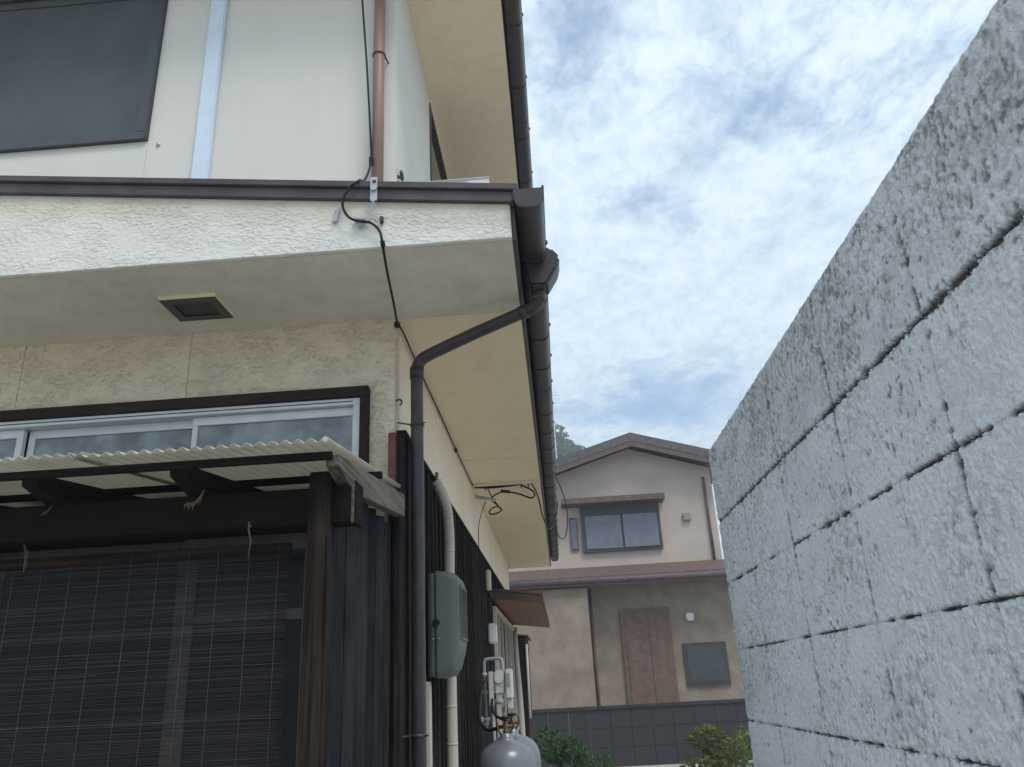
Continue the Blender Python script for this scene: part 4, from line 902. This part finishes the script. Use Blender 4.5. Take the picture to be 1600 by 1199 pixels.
# antenna beyond its ridge
AN = thing('antenna', 'thin antenna pole above the neighbouring roof edge', 'antenna', (0.33, 27, 0))
part('mast', MB().tube([(0.30, 27, 0), (0.30, 27, 11.6)], 0.02, 6), MT['steel'], AN)
for zz in (11.1, 11.4): part('rod', MB().tube([(0.05, 27, zz), (0.55, 27, zz)], 0.008, 5), MT['steel'], AN)
# low dark garden wall in front of that house
LWL = thing('garden_wall', 'low dark grey garden wall in front of the pale house', 'wall', (1.8, 16.5, 0))
for i in range(3):
    for j in range(13): part('block', MB().box(-0.75+j*0.4, 16.4, i*0.34, -0.756+(j+1)*0.4, 16.52, (i+1)*0.34-0.006), plain('dark_block', (0.045, 0.045, 0.048), 0.9, 0.2) if (i, j) == (0, 0) else bpy.data.materials['dark_block'], LWL)
part('coping', MB().box(-0.77, 16.37, 1.02, 4.46, 16.55, 1.07), bpy.data.materials['dark_block'], LWL)

# ------------------------------------------------------------------ plants
def crown_mesh(name, mat, R, n, leaf, seed, flat=0.8):
    rg = np.random.default_rng(seed); v = []; fs = []
    lob = [(rg.normal(0, 0.42, 3)*np.array([R, R, R*flat]), rg.uniform(0.30, 0.55)*R) for _ in range(11)]
    for i in range(n):
        c_, r_ = lob[rg.integers(len(lob))]; d_ = rg.normal(size=3); d_ /= np.linalg.norm(d_)
        p_ = c_ + d_*r_*(rg.uniform(0.55, 1.0)**0.5); a = rg.normal(size=3); a /= np.linalg.norm(a); b = np.cross(a, rg.normal(size=3)); b /= np.linalg.norm(b)
        s_ = leaf*rg.uniform(0.6, 1.4); o = len(v)
        v += [tuple(p_-a*s_), tuple(p_-b*s_*0.45), tuple(p_+a*s_), tuple(p_+b*s_*0.45)]; fs.append((o, o+1, o+2, o+3))
    me = bpy.data.meshes.new(name); me.from_pydata(v, [], fs); me.materials.append(mat); return me
crowns = [crown_mesh('crown', MT['leaf'], 3.0, 2600, 0.30, s) for s in (1, 2, 3)]
tk = MB().tube(curve([(0, 0, -1.0), (0.1, 0, 2), (-0.1, 0.1, 4), (0.05, 0, 6)], 3), [0.28-0.014*i for i in range(10)], 8)
tk.tube([(0, 0, 3.2), (1.0, 0.4, 5.2), (1.5, 0.5, 6.2)], [0.12, 0.08, 0.03], 6).tube([(0, 0, 3.6), (-1.0, -0.3, 5.4), (-1.4, 0, 6.5)], [0.12, 0.08, 0.03], 6)
trunk = tk.mesh('trunk', MT['bark'])
rt_ = random.Random(5)
spots = [(2.0, 92, 1.0), (4.5, 94, 0.9), (-0.8, 91, 1.1), (7.2, 95, 0.85), (-4.2, 90, 1.0), (0.6, 98, 1.15), (3.2, 100, 1.0), (-8, 90, 1.1), (-12, 92, 1.0), (10, 96, 0.9), (-16, 93, 1.1), (6, 88, 0.8), (1.5, 86, 0.8), (-2.5, 85, 0.8)]
for k, (x, y, s) in enumerate(spots):
    t = thing('tree', 'leafy green tree on the wooded hill behind the gutter', 'tree', (x, y, hill_z(x, y)-0.2), rt_.uniform(0, 6), group='trees on the hill'); t.scale = (s, s, s*rt_.uniform(0.9, 1.15))
    link('trunk', trunk, t); link('crown', crowns[k % 3], t, (0, 0, 5.4))
sm = crown_mesh('foliage', MT['shrub'], 0.55, 2600, 0.05, 21); st = MB().tube([(0, 0, 0), (0.03, 0, 0.5)], 0.02, 6).tube([(0, 0, 0.1), (-0.2, 0.1, 0.6)], 0.012, 6).tube([(0, 0, 0.1), (0.22, -0.1, 0.62)], 0.012, 6).mesh('stem', MT['bark'])
t = thing('shrub', 'dark green shrub at the left foot of the far garden wall', 'shrub', (0.05, 13.2, 0)); t.scale = (0.9, 0.9, 0.85); link('stem', st, t); link('foliage', sm, t, (0, 0, 0.52))
sm2 = crown_mesh('foliage', MT['yellowshrub'], 0.6, 2600, 0.05, 22)
t = thing('shrub', 'yellow green shrub by the far end of the block wall', 'shrub', (2.35, 13.6, 0)); t.scale = (1.15, 1.0, 0.66); link('stem', st, t); link('foliage', sm2, t, (0, 0, 0.55))

# ------------------------------------------------------------------ summer haze
hz = MB().box(-130, -60, -1.0, 130, 170, 52)
hm = bpy.data.materials.new('summer_haze'); hm.use_nodes = True; ht = hm.node_tree; ht.nodes.clear()
pv = ht.nodes.new('ShaderNodeVolumePrincipled'); pv.inputs['Color'].default_value = (0.86, 0.92, 1.0, 1); pv.inputs['Density'].default_value = 0.0036; pv.inputs['Anisotropy'].default_value = 0.2
ho_ = ht.nodes.new('ShaderNodeOutputMaterial'); ht.links.new(pv.outputs[0], ho_.inputs['Volume'])
struct('haze', hz, hm, 'stuff')
